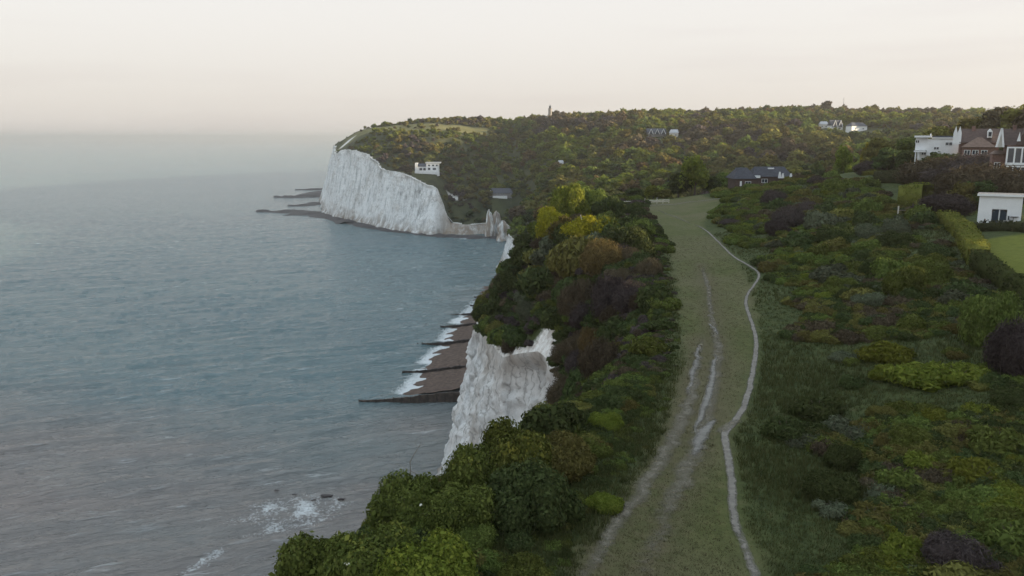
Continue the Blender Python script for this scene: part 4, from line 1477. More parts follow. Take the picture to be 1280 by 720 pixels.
# --- rail fence, posts, garden things
fa = ground(767, 257.0); fb = ground(836, 254.0)
fx, fy, fz = (float(q_) for q_ in fa)
fn = empty('rail_fence', (fx, fy, fz), 0, 'low pale rail fence along the far end of the mown green', 'fence')
dx_, dy_ = float(fb[0] - fa[0]), float(fb[1] - fa[1])
N_ = 9
pts_ = [(dx_ * k / N_, dy_ * k / N_) for k in range(N_ + 1)]
zs_ = [h1(fx + a, fy + b) - fz for a, b in pts_]
for k, (a, b) in enumerate(pts_):
    hp_ = 1.75 if k in (1, 5, 7) else 1.2
    MB().box(a - .07, a + .07, b - .07, b + .07, zs_[k] - .3, zs_[k] + hp_).build('post', M_PALEWOOD, fn)
for zr in (1.02, 0.62):
    m = MB()
    for k in range(N_):
        a0, b0 = pts_[k]; a1, b1 = pts_[k + 1]
        m.add([(a0, b0 - .1, zs_[k] + zr - .13), (a1, b1 - .1, zs_[k + 1] + zr - .13), (a1, b1 - .1, zs_[k + 1] + zr + .08), (a0, b0 - .1, zs_[k] + zr + .08),
               (a0, b0 - .072, zs_[k] + zr - .13), (a1, b1 - .072, zs_[k + 1] + zr - .13), (a1, b1 - .072, zs_[k + 1] + zr + .08), (a0, b0 - .072, zs_[k] + zr + .08)],
              [(0, 1, 2, 3), (7, 6, 5, 4), (3, 2, 6, 7), (0, 4, 5, 1)])
    m.build('rail', M_PALEWOOD, fn)

x_, y_, z_ = site(1122, 272)
po = empty('marker_post', (x_, y_, z_), 0, 'pale wooden marker post in the grey shrubs beside the hedge block', 'post')
MB().box(-.09, .09, -.09, .09, -.3, 1.9).build('post', M_PALEWOOD, po)
MB().box(.09, 1.3, -.05, .05, 1.1, 1.22).build('arm', M_WOOD, po)

# garden furniture in front of the garden room
Rg = Matrix.Rotation(math.radians(-31), 3, 'Z')


def gpos(px, dy=-2.0):
    y = gy_ + dy
    x = float(at_y(px, 262, y)[0])
    y = y + (gx - x) * 0.60 * -1
    x = float(at_y(px, 262, y)[0])
    return (x, y, h1(x, y))


tb = empty('garden_table', gpos(1269, -1.6), 0.1, 'round dark garden table in front of the right side of the garden room', 'table')
MB().lathe([(0.55, 0.70), (0.56, 0.74), (0.55, 0.75)], 18).build('tabletop', M_DARK, tb)
for a in range(4):
    c, s_ = math.cos(a * 1.571 + .6), math.sin(a * 1.571 + .6)
    MB().tube([(0.42 * c, .42 * s_, 0), (.3 * c, .3 * s_, .70)], [.025, .025], 5).build('leg', M_DARK, tb)


def chair(loc, rz, label):
    r = empty('garden_chair', loc, rz, label, 'chair', 'garden chairs by the garden room')
    MB().box(-.24, .24, -.24, .24, .42, .46).build('seat', M_DARK, r, .01)
    MB().box(-.24, .24, .21, .25, .47, 1.02).build('backrest', M_DARK, r, .01)
    for sx2 in (-1, 1):
        for sy2 in (-1, 1):
            MB().box(sx2 * .22 - .02, sx2 * .22 + .02, sy2 * .22 - .02, sy2 * .22 + .02, 0, .42).build('leg', M_DARK, r)
    return r


chair(gpos(1274.5, -1.5), -1.2, 'dark garden chair on the right-hand side of the round garden table')
chair(gpos(1264, -1.4), 1.4, 'dark garden chair between the round table and the arched doors')
chair(gpos(1241, -1.2), 0.3, 'dark garden chair between the standing person and the arched doors')


def domed(loc, rx, ry, h, label):
    v, f = ICO[3]
    v = v[:, :] * np.array([rx, ry, h]); v[:, 2] = np.maximum(v[:, 2], 0)
    v = v * (1 + 0.06 * vnoise(v[:, 0] * 3, v[:, 1] * 3, v[:, 2] * 3, seed=5))[:, None]
    o = mesh_thing('covered_furniture', np_mesh('cover', v, tris=f, smooth=True), M_GREY)
    o.location = loc
    return tag(o, label, 'furniture cover', 'covered garden furniture')


domed(gpos(1213, -1.0), 1.25, .9, .95, 'wide low grey cover over furniture to the left of the garden room')
domed(gpos(1258.5, -1.9), .7, .6, .8, 'small domed grey cover in front of the right-hand arched door')
cp = empty('parasol', site(1256, 236), 0, 'pale closed-in canopy low behind the garden room roof', 'parasol')
MB().tube([(0, 0, 0), (0, 0, 2.2)], [.04, .03], 6).build('pole', M_WOOD, cp)
MB().lathe([(1.5, 1.75), (1.0, 2.0), (.5, 2.2), (.02, 2.3)], 10).build('canopy', M_CREAM, cp)


def person(loc, rz, label):
    r = empty('person', loc, rz, label, 'person')
    J = {'pel': (0, 0, .95), 'wst': (0, .01, 1.12), 'che': (0, .02, 1.33), 'nek': (0, 0, 1.50), 'hd0': (0, -.02, 1.60), 'hd1': (0, -.02, 1.70),
         'shl': (-.19, .01, 1.42), 'ell': (-.25, .02, 1.14), 'wrl': (-.22, -.10, .92), 'hal': (-.21, -.14, .84), 'shr': (.19, .01, 1.42), 'elr': (.25, .02, 1.14), 'wrr': (.22, -.10, .92), 'har': (.21, -.14, .84),
         'hpl': (-.10, 0, .90), 'knl': (-.11, -.02, .49), 'anl': (-.11, .02, .08), 'tol': (-.12, -.13, .035), 'hpr': (.10, 0, .90), 'knr': (.12, -.02, .49), 'anr': (.12, .02, .08), 'tor': (.13, -.13, .035)}
    R_ = {'pel': .15, 'wst': .13, 'che': .155, 'nek': .058, 'hd0': .085, 'hd1': .088, 'shl': .075, 'ell': .048, 'wrl': .032, 'hal': .035, 'shr': .075, 'elr': .048, 'wrr': .032, 'har': .035,
          'hpl': .10, 'knl': .065, 'anl': .045, 'tol': .035, 'hpr': .10, 'knr': .065, 'anr': .045, 'tor': .035}
    E = ['pel wst', 'wst che', 'che nek', 'nek hd0', 'hd0 hd1', 'che shl', 'shl ell', 'ell wrl', 'wrl hal', 'che shr', 'shr elr', 'elr wrr', 'wrr har', 'pel hpl', 'hpl knl', 'knl anl', 'anl tol', 'pel hpr', 'hpr knr', 'knr anr', 'anr tor']
    K = list(J)
    me = bpy.data.meshes.new('body')
    me.from_pydata([J[k] for k in K], [tuple(K.index(a) for a in e.split()) for e in E], [])
    o = mesh_thing('body', me, M_CLOTH, r)
    o.modifiers.new('skin', 'SKIN'); o.modifiers.new('sub', 'SUBSURF').render_levels = 2
    for k, sv in zip(K, me.skin_vertices[0].data):
        sv.radius = (R_[k], R_[k] * (.75 if k in ('pel', 'wst', 'che') else 1))
        sv.use_root = (k == 'pel')
    v, f = ICO[2]
    v2 = v * np.array([.098, .108, .115]) + np.array([0, .005, 1.685]); 
    hm = v2.copy(); hm[:, 1] = np.maximum(hm[:, 1], -.06 - (hm[:, 2] - 1.70) * .6)
    mesh_thing('hair', np_mesh('hair', hm, tris=f, smooth=True), M_DARK, r)
    fm_ = v * np.array([.075, .05, .095]) + np.array([0, -.075, 1.645])
    mesh_thing('face', np_mesh('face', fm_, tris=f, smooth=True), M_SKIN, r)
    return r


person(gpos(1232.5, -2.2), 0.3, 'person in dark clothes standing behind the hedge in front of the white garden room')
# ------------------------------------------------------------------ shrubs of the cliff-top thicket
GKW = dict(pixel=True)


def px_shrub(px, py, r, mat, where=None, h=None, shape=None, label=None, stems=True):
    p = ground(px, py)
    return shrub(float(p[0]), float(p[1]), r, mat, where, h, shape, label, float(p[2]), stems)


R0 = random.Random(5)
NB = lambda: R0.choice(NEAR)
LB = lambda: R0.choice(LOWB)
TW = lambda: R0.choice(TWIG)
# named ones first (pixel of the foot, radius m, colour, height m)
SPECIAL = [
    (752, 474, 3.0, 'brown', 4.2, TW, 'rounded brown twiggy bush with a rusty top, just right of the bare chalk notch'),
    (742, 452, 2.3, 'rust', 4.0, TW, 'rusty brown bush behind the rounded brown one, right of the chalk notch'),
    (728, 392, 3.6, 'brown', 5.2, TW, 'big brown budding thicket bush in the middle of the cliff-top scrub'),
    (762, 395, 3.6, 'purple', 5.0, TW, 'dark purple brown bush beside the big brown one, nearer the mown green'),
    (790, 392, 3.2, 'purple', 4.2, TW, 'purple brown bush at the grass edge, right of the big brown thicket'),
    (752, 340, 4.2, 'rust', 5.2, TW, 'tall rusty bush with a ragged top behind the big brown thicket'),
    (720, 338, 4.4, 'olive', 5.4, None, 'large olive bush at the left of the ragged rusty one'),
    (690, 295, 4.4, 'gorse', 6.0, NB, 'golden yellow gorse bush on the left of the hump top'),
    (733, 299, 5.0, 'gorse', 4.9, NB, 'long golden yellow gorse bush on the right of the hump top'),
    (712, 275, 5.5, 'bright', 8.2, NB, 'bright yellow green bush crowning the highest point of the hump'),
    (684, 272, 4.2, 'olive', 6.2, None, 'olive bush at the left shoulder of the highest hump'),
    (665, 290, 4.6, 'dark', 4.6, None, 'dark bush on the seaward shoulder of the hump'),
    (760, 276, 4.2, 'dark', 5.6, NB, 'dark round bush behind the hump, below the rail fence'),
    (792, 272, 2.9, 'dark', 3.2, NB, 'isolated round dark bush at the left edge of the green near the rail fence'),
    (738, 268, 4.6, 'green', 6.8, NB, 'green bush on the landward side of the bright crowning bush'),
    (700, 262, 4.6, 'olive', 6.6, None, 'olive bush close behind the bright crowning bush of the hump'),
    (664, 276, 4.2, 'dark', 6.0, None, 'dark bush on the seaward shoulder, farther than the other one'),
    (790, 322, 4.4, 'dark', 5.0, NB, 'broad dark green bush on the landward side of the hump'),
    (757, 300, 3.6, 'green', 3.8, None, 'mid green bush beside the pale dead stub'),
    (660, 330, 4.8, 'dark', 4.6, None, 'dark bush overhanging the cliff edge left of the hump'),
    (682, 365, 4.6, 'dark', 4.6, None, 'dark bush above the white face, left of the olive bush'),
    (640, 360, 4.4, 'dark', 3.6, None, 'dark drooping bush at the cliff brink, the one farthest out to sea'),
    (665, 400, 3.2, 'grey', 3.0, TW, 'grey twiggy bush hanging just above the bare chalk notch'),
    (700, 410, 3.0, 'dark', 3.4, None, 'dark bush at the top of the chalk notch'),
    (830, 385, 2.0, 'green', 1.5, LB, 'low mid green bush on the left edge of the mown green'),
    (815, 440, 1.9, 'green', 1.6, LB, 'small mid green bush just right of the rounded brown bush'),
    # foreground left
    (402, 745, 2.7, 'green', 2.9, NB, 'leafy green bush at the bottom left corner of the cliff edge'),
    (470, 735, 2.4, 'green', 2.5, NB, 'leafy green bush in the foreground, second from the left'),
    (545, 745, 2.3, 'bright', 2.3, NB, 'yellow green bush in the foreground at the bottom edge'),
    (452, 672, 2.3, 'green', 2.5, NB, 'round green bush at the sea edge above the foreground ones'),
    (520, 655, 2.4, 'green', 2.5, NB, 'green bush with white flower heads at the cliff edge under the bare branch'),
    (580, 660, 2.2, 'green', 2.1, NB, 'green bush in the middle of the near thicket, right of the flowering one'),
    (640, 600, 2.8, 'green', 3.0, NB, 'tall green bush in front of the white cliff face'),
    (600, 610, 2.3, 'green', 2.5, NB, 'green bush below the lower tip of the white cliff face'),
    (665, 650, 2.8, 'dark', 2.6, NB, 'dark green bush at the shaded back of the near thicket'),
    (700, 590, 2.4, 'olive', 1.9, NB, 'olive bush between the white cliff face and the grass'),
    (690, 545, 2.3, 'dark', 2.0, None, 'dark bush below the right corner of the white face'),
    # right side
    (966, 256, 3.8, 'purple', 3.6, TW, 'dark purple brown dome of scrub in front of the bungalow'),
    (985, 282, 4.0, 'purple', 3.8, TW, 'round brown purple bush below the dome near the bungalow'),
    (912, 283, 3.2, 'purple', 1.6, TW, 'low purple brown bush patch on the green near its far end'),
    (938, 278, 2.6, 'brown', 1.7, TW, 'low brown bush at the right end of the purple patch on the green'),
    (1082, 300, 3.4, 'grey', 2.6, TW, 'pale grey green bush on the slope left of the marker post'),
    (1118, 298, 3.2, 'grey', 2.4, TW, 'pale grey green bush in front of the marker post'),
    (1048, 306, 3.0, 'dark', 3.2, NB, 'dark rounded bush at the left end of the pale grey scrub'),
    (1132, 372, 2.3, 'green', 3.2, NB, 'round green bush standing out in the middle of the right-hand slope'),
    (1094, 345, 2.0, 'dark', 2.2, NB, 'dark green bush just left of the round green one on the slope'),
    (1238, 428, 2.6, 'green', 4.0, NB, 'big loose green bush below the dark hedge of the lawn'),
    (1272, 470, 2.6, 'purple', 4.2, TW, 'dark purple bush at the right edge of the picture'),
    (1275, 420, 2.0, 'dark', 3.2, NB, 'dark green bush at the right edge above the purple one'),
    (1110, 450, 2.2, 'bright', 1.5, LB, 'low bright green bush at the upper end of the bright patch'),
    (1150, 480, 2.4, 'bright', 1.6, LB, 'low bright green bush in the middle of the bright patch'),
    (1196, 475, 2.2, 'bright', 1.5, LB, 'low bright green bush at the right end of the bright patch'),
    (980, 545, 1.6, 'dark', 1.3, LB, 'dark bramble clump touching the fork of the footpath'),
    (1020, 520, 1.9, 'dark', 1.5, LB, 'dark bramble clump a little right of the footpath fork'),
    (1060, 545, 1.6, 'grey', 1.2, LB, 'greyish bramble clump right of the dark brambles'),
    (1225, 605, 1.6, 'bright', 1.3, LB, 'bright green leafy clump low on the right slope'),
    (1150, 590, 1.3, 'bright', 1.0, LB, 'small bright green leafy clump left of the larger low one'),
    (1130, 700, 1.1, 'bright', 1.1, LB, 'bright green leafy clump near the bottom edge'),
    (1200, 715, 1.8, 'purple', 1.5, TW, 'dark bramble heap at the bottom right'),
    (1265, 690, 1.6, 'green', 1.6, LB, 'green clump in the bottom right corner'),
    (1040, 640, 1.1, 'grey', 0.7, LB, 'low greyish clump on the lower right slope'),
]
FLOWER_ROOTS = []
for (px, py, r, mat, h, shp, lab) in SPECIAL:
    o = px_shrub(px, py, r, mat, None, h, shp() if shp else None, lab)
    if 'flower heads' in lab or lab.startswith('leafy green bush in the foreground') or 'round green bush at the sea edge' in lab:
        FLOWER_ROOTS.append((o, r, h))
M_PETAL = rough_mat('cream blossom', (0.70, 0.68, 0.58), 0.1, 5.0)
fl = random.Random(3)
for o, r, h in FLOWER_ROOTS:
    for k in range(4 if len(FLOWER_ROOTS) < 3 else 3):
        a = fl.uniform(-2.6, -0.5) - o.rotation_euler[2]
        el = fl.uniform(0.45, 0.9)
        m = MB()
        for j in range(9):
            b = fl.random() * 6.28; rr = .10 * fl.random() ** .5
            m.lathe([(.028, 0), (.034, .02), (.01, .04)], 5, rr * math.cos(b), rr * math.sin(b))
        f = m.build('flower_head', M_PETAL, o)
        f.location = (0.92 * math.cos(a) * math.cos(el), 0.92 * math.sin(a) * math.cos(el), 0.22 + 0.68 * math.sin(el))
        f.scale = (1 / r, 1 / r, 1 / h)

# poisson filling
def fill(n, sampler, rmin, rmax, mats, where, hf, shapes, gap=0.55, limit=9000):
    made = 0; tries = 0
    while made < n and tries < limit:
        tries += 1
        x, y = sampler()
        s1, i1 = rim_sd(np.array([x]), np.array([y]))
        if s1[0] < 0.3: continue
        if swathe(np.array([x]), np.array([y]))[0] > 0.15: continue
        r = R0.uniform(rmin, rmax)
        if swathe(np.array([x + 0.85 * r]), np.array([y]))[0] > 0.5: continue
        if any((x - a) ** 2 + (y - b) ** 2 < (gap * (r + c)) ** 2 for a, b, c in SHRUB_POS): continue
        if np.exp(-((x - 4.0) / 3.2) ** 2 - ((y - 116) / 9.0) ** 2) > 0.45: continue
        if fk.find((x, y, 0))[2] < r * 0.85 + 0.5: continue
        mat = R0.choice(mats)
        w = where(x, y) if callable(where) else where
        shrub(x, y, r, mat, w, r * R0.uniform(*hf), R0.choice(shapes) if mat not in ('brown', 'purple', 'rust') or shapes is LOWB else TW())
        made += 1
    return made


def left_between(y0, y1):
    def s():
        y = R0.uniform(y0, y1)
        i = np.argmin(np.abs(RIM[:600, 1] - y))
        o = np.argsort(LL[:, 1]); xl = float(np.interp(y, LL[o, 1], LL[o, 0]))
        return R0.uniform(RIM[i, 0], xl + 0.5), y
    return s


nf = []
nf.append(fill(16, left_between(128, 236), 2.6, 4.6, ['dark', 'dark', 'olive', 'green', 'dark', 'grey'], 'on top of the hump', (0.8, 1.1), BUSH, 0.42))
def slope_s():
    y = R0.uniform(128, 240)
    i = int(np.argmin(np.abs(RIM[:600, 1] - y)))
    return float(RIM[i, 0]) + R0.uniform(0.5, 22), y


nf.append(fill(46, slope_s, 2.2, 3.6, ['dark', 'dark', 'olive', 'green', 'dark', 'grey', 'brown'], 'on the steep seaward slope of the hump', (0.8, 1.05), BUSH, 0.36))
nf.append(fill(22, left_between(80, 134), 1.9, 3.2, ['dark', 'brown', 'purple', 'dark', 'brown'], 'between chalk notch and grass track', (0.95, 1.35), BUSH, 0.5))
nf.append(fill(18, left_between(52, 86), 1.1, 2.0, ['dark', 'green', 'olive', 'green', 'dark'], 'on the bank beside the wheel tracks', (0.55, 0.95), BUSH + LOWB, 0.5))
nf.append(fill(18, left_between(26, 54), 1.0, 1.7, ['green', 'green', 'dark', 'bright', 'olive'], 'in the near left thicket', (0.7, 1.1), NEAR, 0.5))
# brow of the cliff: bushes drooping over the edge beyond the notch
for k in range(20):
    y = 132 + 5.3 * k + R0.uniform(-1, 1)
    i = int(np.argmin(np.abs(RIM[:600, 1] - y)))
    r = R0.uniform(2.0, 3.2)
    shrub(float(RIM[i, 0] + 1.2), float(RIM[i, 1]), r, R0.choice(['dark', 'dark', 'olive', 'green']), 'drooping over the brink of the white cliff', r * 1.0, None)
for k in range(16):
    i0 = int(np.argmin(np.abs(RIM[:300, 1] - 38)))
    y = 30 + 3.2 * k + R0.uniform(-.6, .6)
    i = int(np.argmin(np.abs(RIM[:300, 1] - y)))
    r = R0.uniform(1.0, 1.5)
    shrub(float(RIM[i, 0] + 0.8), float(RIM[i, 1]), r, R0.choice(['green', 'green', 'dark', 'olive']), 'fringing the edge of the near cliff', r * R0.uniform(.9, 1.2), NB())


def right_s(y0, y1, off0, off1):
    def s():
        y = R0.uniform(y0, y1)
        o = np.argsort(RR[:, 1]); xr = float(np.interp(y, RR[o, 1], RR[o, 0]))
        edge = y * 0.68
        return R0.uniform(xr + off0, max(xr + off1, edge)), y
    return s


def right_where(x, y):
    return 'on the near part of the right-hand slope' if y < 62 else ('on the middle of the right-hand slope' if y < 110 else 'on the far part of the right-hand slope')


def not_garden(s):
    def f():
        for _ in range(50):
            x, y = s()
            if in_garden(x, y, -2.0): continue
            return x, y
        return s()
    return f


nf.append(fill(40, not_garden(right_s(112, 232, 9, 60)), 1.6, 3.4, ['dark', 'green', 'green', 'purple', 'grey', 'olive', 'grey'], right_where, (0.7, 1.1), BUSH, 0.6))
nf.append(fill(24, not_garden(right_s(62, 118, 8, 28)), 1.3, 2.9, ['dark', 'green', 'grey', 'green', 'olive', 'dark'], right_where, (0.7, 1.05), BUSH + NEAR, 0.55))
nf.append(fill(16, not_garden(right_s(27, 62, 4.0, 13)), 0.8, 1.9, ['dark', 'green', 'olive', 'green', 'bright', 'dark'], right_where, (0.65, 1.0), LOWB + NEAR, 0.55))

# pale dead stub on the hump, bare branch at the near edge
x_, y_, z_ = site(728, 300)
st = empty('dead_stub', (x_, y_, z_), 0, 'pale dead tree stub on the hump beside the yellow gorse', 'tree stump')
MB().tube([(0, 0, -.5), (-.1, 0, 3.3), (-.4, 0, 4.6)], [.13, .10, .05], 7).build('stub', M_PALEWOOD, st)
bp = at_y(514, 596, 56)
br = empty('bare_branch', tuple(float(q_) for q_ in bp), 0, 'thin bare curved branch sticking up from the cliff-edge bushes against the sea', 'branch')
kk = 56 / 985
m = MB()
m.tube([((a - 514) * kk, 0.1 * math.sin(b), (596 - b) * kk) for a, b in ((516, 640), (513, 592), (513, 575), (518, 565), (524, 556), (529, 545))], [.05, .04, .034, .028, .02, .008], 6)
m.tube([((a - 514) * kk, 0.2, (596 - b) * kk) for a, b in ((518, 565), (521, 561), (521.5, 554), (520, 548))], [.018, .014, .01, .005], 5)
m.tube([((a - 514) * kk, 0.2, (596 - b) * kk) for a, b in ((524, 556), (527, 553), (532, 551))], [.016, .010, .005], 5)
m.build('branch', M_WOOD, br)
bp = at_y(540, 600, 56)
b2 = empty('bare_twig', tuple(float(q_) for q_ in bp), 0, 'low bare twig reaching left from the cliff-edge bushes over the water', 'branch')
MB().tube([((a - 540) * kk, 0, (600 - b) * kk) for a, b in ((552, 618), (536, 601), (520, 592), (505, 583), (492, 577))], [.04, .03, .024, .015, .006], 6).build('twig', M_WOOD, b2)

# ------------------------------------------------------------------ trees by the houses
def tree(px, py, hpx, mat, label, group=None, wide=1.0, shape=None, Y=None, name='tree'):
    p = ground(px, py) if Y is None else np.array(site_d(px, Y))
    h = max(2.5, hpx * p[1] / 985)
    return plant(name, shape or R0.choice(MTREE), R0.choice(TRUNK), mat, (float(p[0]), float(p[1]), float(p[2]) - 0.1), h * wide, h, label, 'tree', group)


def tree_top(px, ytop, Y, mat, label, wide=1.0, shape=None, dz=0.0):
    x, y, z = site_d(px, Y)
    h = max(2.0, float(at_y(px, ytop, Y)[2]) - z)
    return plant('tree', shape or R0.choice(MTREE), R0.choice(TRUNK), mat, (x, y, z - 0.1 + dz), h * wide, h * 0.98, label, 'tree')


for (px, yt, Y, mat, lab, wd, shp) in [
    (870, 198, 250, 'bright', 'bright sunlit yellow green tree standing tall at the far end of the green', .78, None),
    (850, 219, 252, 'dark', 'dark tree at the left foot of the sunlit yellow green one', 1.2, None),
    (893, 222, 253, 'dark', 'dark tree at the right foot of the sunlit yellow green one', 1.3, None),
    (818, 233, 250, 'bright', 'little bright yellow green tree left of the sunlit one, above the rail fence', 1.2, None),
    (832, 236, 250, 'olive', 'small olive bush tree between the little bright tree and the tall sunlit one', 1.4, None),
    (796, 236, 256, 'dark', 'small dark tree behind the left end of the rail fence', 1.5, None),
    (908, 218, 262, 'green', 'mid green tree left of the bungalow', 1.0, None),
    (922, 226, 252, 'dark', 'low dark tree hiding the left corner of the bungalow', 1.5, None),
    (952, 217, 262, 'olive', 'olive tree in front of the middle of the bungalow', .9, None),
    (1008, 216, 290, 'dark', 'dark tree at the right end of the bungalow', 1.2, None),
    (1030, 222, 262, 'green', 'green tree right of the bungalow, in front of the wood', 1.3, None),
    (1050, 214, 270, 'green', 'second green tree right of the bungalow, nearer the dark hedges', 1.2, None),
    (1074, 212, 250, 'dark', 'dark tree left of the dark hedges', 1.2, None),
    (1056, 186, 270, 'bright', 'yellow green tree at the left of the dark garden trees', .62, None),
    (1085, 178, 262, 'gorse', 'slim yellow tree left of the flat-roofed white house', .45, None),
    (1110, 187, 225, 'dark', 'dark spreading tree left of the flat-roofed white house', 1.3, None),
    (1133, 190, 215, 'dark', 'dark tree touching the left end of the flat-roofed white house', .9, None),
    (1098, 176, 255, 'olive', 'olive tree behind the dark spreading one', 1.1, None),
    (1088, 196, 232, 'purple', 'purple brown tree below the slim yellow one', 1.2, TWIG),
    (1172, 193, 190, 'dark', 'dark bushy tree hiding the foot of the flat-roofed white house', 1.8, None),
    (1192, 186, 172, 'brown', 'windswept bare brown tree in front of the right half of the white house', 1.5, TWIG),
    (1214, 184, 165, 'purple', 'purple brown bare tree in front of the tiled house', 1.2, TWIG),
    (1232, 192, 140, 'brown', 'brown bare tree hiding the foot of the tiled house', 1.2, TWIG),
    (1250, 212, 138, 'purple', 'low purple brown tree in front of the brick wall of the gabled house', 1.4, TWIG),
    (1190, 236, 130, 'purple', 'dark purple garden bush tree on the pale lawn left of the garden room', 1.3, TWIG),
    (1208, 230, 132, 'olive', 'olive garden tree behind the covered furniture', .9, None),
    (1226, 228, 134, 'dark', 'dark garden tree behind the left end of the garden room', 1.5, None),
]:
    tree_top(px, yt, Y, mat, lab, wd, R0.choice(shp) if shp else None)
for (px, Y, hp_, mat, lab, wd) in [(1166, 240, 40, 'olive', 'olive tree rising behind the left end of the flat-roofed white house', 1.1), (1185, 245, 38, 'rust', 'rusty tree rising behind the flat-roofed white house', 1.2),
                                   (1215, 260, 46, 'olive', 'olive tree rising behind the tiled house roof', 1.3), (1245, 250, 50, 'brown', 'brown tree rising behind the tiled house and the gabled house', 1.3),
                                   (1272, 240, 54, 'olive', 'tall olive tree at the right edge behind the gabled house', 1.2), (1295, 230, 56, 'brown', 'tall brown tree at the right border', 1.3), (1140, 255, 34, 'green', 'green tree behind the dark trees left of the white house', 1.2)]:
    tree(px, 0, hp_, mat, lab, None, wd, None, Y)

# ------------------------------------------------------------------ the far woods
HOUSES = [(535, 217, 17), (626, 246, 13), (821, 171, 14), (842, 172, 10), (840, 153, 7), (905, 146, 12), (1046, 164, 22), (1074, 164, 26), (1030, 161, 16), (701, 208, 5), (687, 142, 16)]
HP = [(ground(a, b)[:2], c) for a, b, c in HOUSES]
cand = []
Rw = np.random.default_rng(77)
npts = 26000
py_ = 300 + (1380 - 300) * np.sqrt(Rw.random(npts))
pa_ = 405 + (1420 - 405) * Rw.random(npts)
X_ = (pa_ - 640) / 985 * py_; Y_ = py_
sd_, ix_ = rim_sd(X_, Y_)
Z_ = height(X_, Y_, sd_, ix_)
okm = (sd_ > 2.5)
okm &= ~((pa_ < 905) & (Y_ < 400) & (X_ > 30))
okm &= ~((Y_ < 330) & (pa_ > 905) & (pa_ < 1010))
mead_ = np.zeros(npts)
for (mx_, my_, mr, ms_) in [(-130, 1060, 70, 60), (-190, 1090, 60, 70), (-70, 1070, 50, 35), (-98, 838, 18, 8), (-105, 1012, 55, 16)]:
    mead_ = np.maximum(mead_, np.exp(-((X_ - mx_) / mr) ** 2 - ((Y_ - my_) / ms_) ** 2))
okm &= (mead_ + 0.25 * fbm(X_ / 25, Y_ / 25, seed=41) < 0.42) | (Rw.random(npts) < 0.04)
okm &= ~((pa_ < 470) & (Y_ > 985) & (Rw.random(npts) < 0.93))
for (h_, rad) in HP:
    dxy = np.hypot(X_ - h_[0], (Y_ - h_[1] + rad * 0.9) * 0.55)
    okm &= dxy > rad
X_, Y_, Z_, pa_, sd_ = X_[okm], Y_[okm], Z_[okm], pa_[okm], sd_[okm]
# thin so that crowns stand side by side
cellid = {}
sel = []
rad_ = 2.4 + 5.4 * Rw.random(len(X_)) ** 1.9 + 1.2 * vnoise(X_ / 45, Y_ / 45, seed=3)
rad_ = np.where((pa_ < 640) & (sd_ < 40), rad_ * 0.6, rad_)
rad_ = np.where((pa_ < 650) & (Y_ > 930), rad_ * 0.6, rad_)
rad_ = np.where(Y_ < 420, rad_ * 0.8, rad_)
for i in range(len(X_)):
    k = (int(X_[i] // 8), int(Y_[i] // 8))
    bad = False
    for a in (-1, 0, 1):
        for b in (-1, 0, 1):
            for j in cellid.get((k[0] + a, k[1] + b), ()):
                if (X_[i] - X_[j]) ** 2 + (Y_[i] - Y_[j]) ** 2 < (0.62 * (rad_[i] + rad_[j])) ** 2:
                    bad = True; break
            if bad: break
        if bad: break
    if not bad:
        cellid.setdefault(k, []).append(i); sel.append(i)
sel = np.array(sel)
X_, Y_, Z_, rad_, pa_ = X_[sel], Y_[sel], Z_[sel], rad_[sel], pa_[sel]
hgt = rad_ * (1.15 + 0.8 * Rw.random(len(sel)))
patch = vnoise(X_ / 55, Y_ / 55, seed=14) + 0.42 * (Rw.random(len(sel)) - .5)
WK = ['green', 'olive', 'dark', 'brown', 'purple', 'bright', 'rust']


def wood_kind(p, q_):
    if p > 0.56: return 'brown'
    if p > 0.42: return 'purple'
    if p > 0.10: return 'olive'
    if p < -0.42: return 'bright'
    if p < -0.35: return 'green'
    if p < -0.2: return 'rust' if q_ < 0.35 else 'green'
    return 'olive' if q_ < .4 else ('dark' if q_ < .75 else 'green')


kinds = [wood_kind(p, q_) for p, q_ in zip(patch, Rw.random(len(sel)))]
# which of them show largest: visible ones, near first (a simple horizon sweep per column)
zt_ = Z_ + hgt
ux, uy = project(X_, Y_, zt_)
_, ub = project(X_, Y_, Z_ + 0.35 * hgt)
order = np.argsort(Y_)
hor = np.full(1500, 246.0)
hor[650:770] = 240; hor[:600] = 330; hor[600:650] = 300; hor[905:1000] = 222; hor[1000:1090] = 212; hor[1090:1500] = 176
vis = np.zeros(len(sel))
for i in order:
    c = int(np.clip(ux[i], 0, 1499))
    wpx = max(1, int(rad_[i] / Y_[i] * 985))
    lo_, hi_ = max(0, c - wpx), min(1500, c + wpx + 1)
    gain = np.maximum(0, hor[lo_:hi_] - uy[i]).clip(0, (ub[i] - uy[i]) * 1.4)
    vis[i] = gain.sum() if ux[i] < 1285 else 0
    hor[lo_ + (hi_ - lo_) // 5:hi_ - (hi_ - lo_) // 5] = np.minimum(hor[lo_ + (hi_ - lo_) // 5:hi_ - (hi_ - lo_) // 5], uy[i] + 1.0)
rank = np.argsort(-vis)
NIND = 260
indiv = set(int(i) for i in rank[:NIND])


def wood_where(px, y, Y):
    if px < 600:
        return 'on the headland slope above the white cliff'
    if Y > 1080:
        return 'along the skyline of the far wooded ridge'
    if px < 800:
        return 'in the valley wood behind the cliff-top hump'
    if px < 1000:
        return 'on the wooded hillside behind the sunlit tree'
    return 'in the wood behind the gardens'


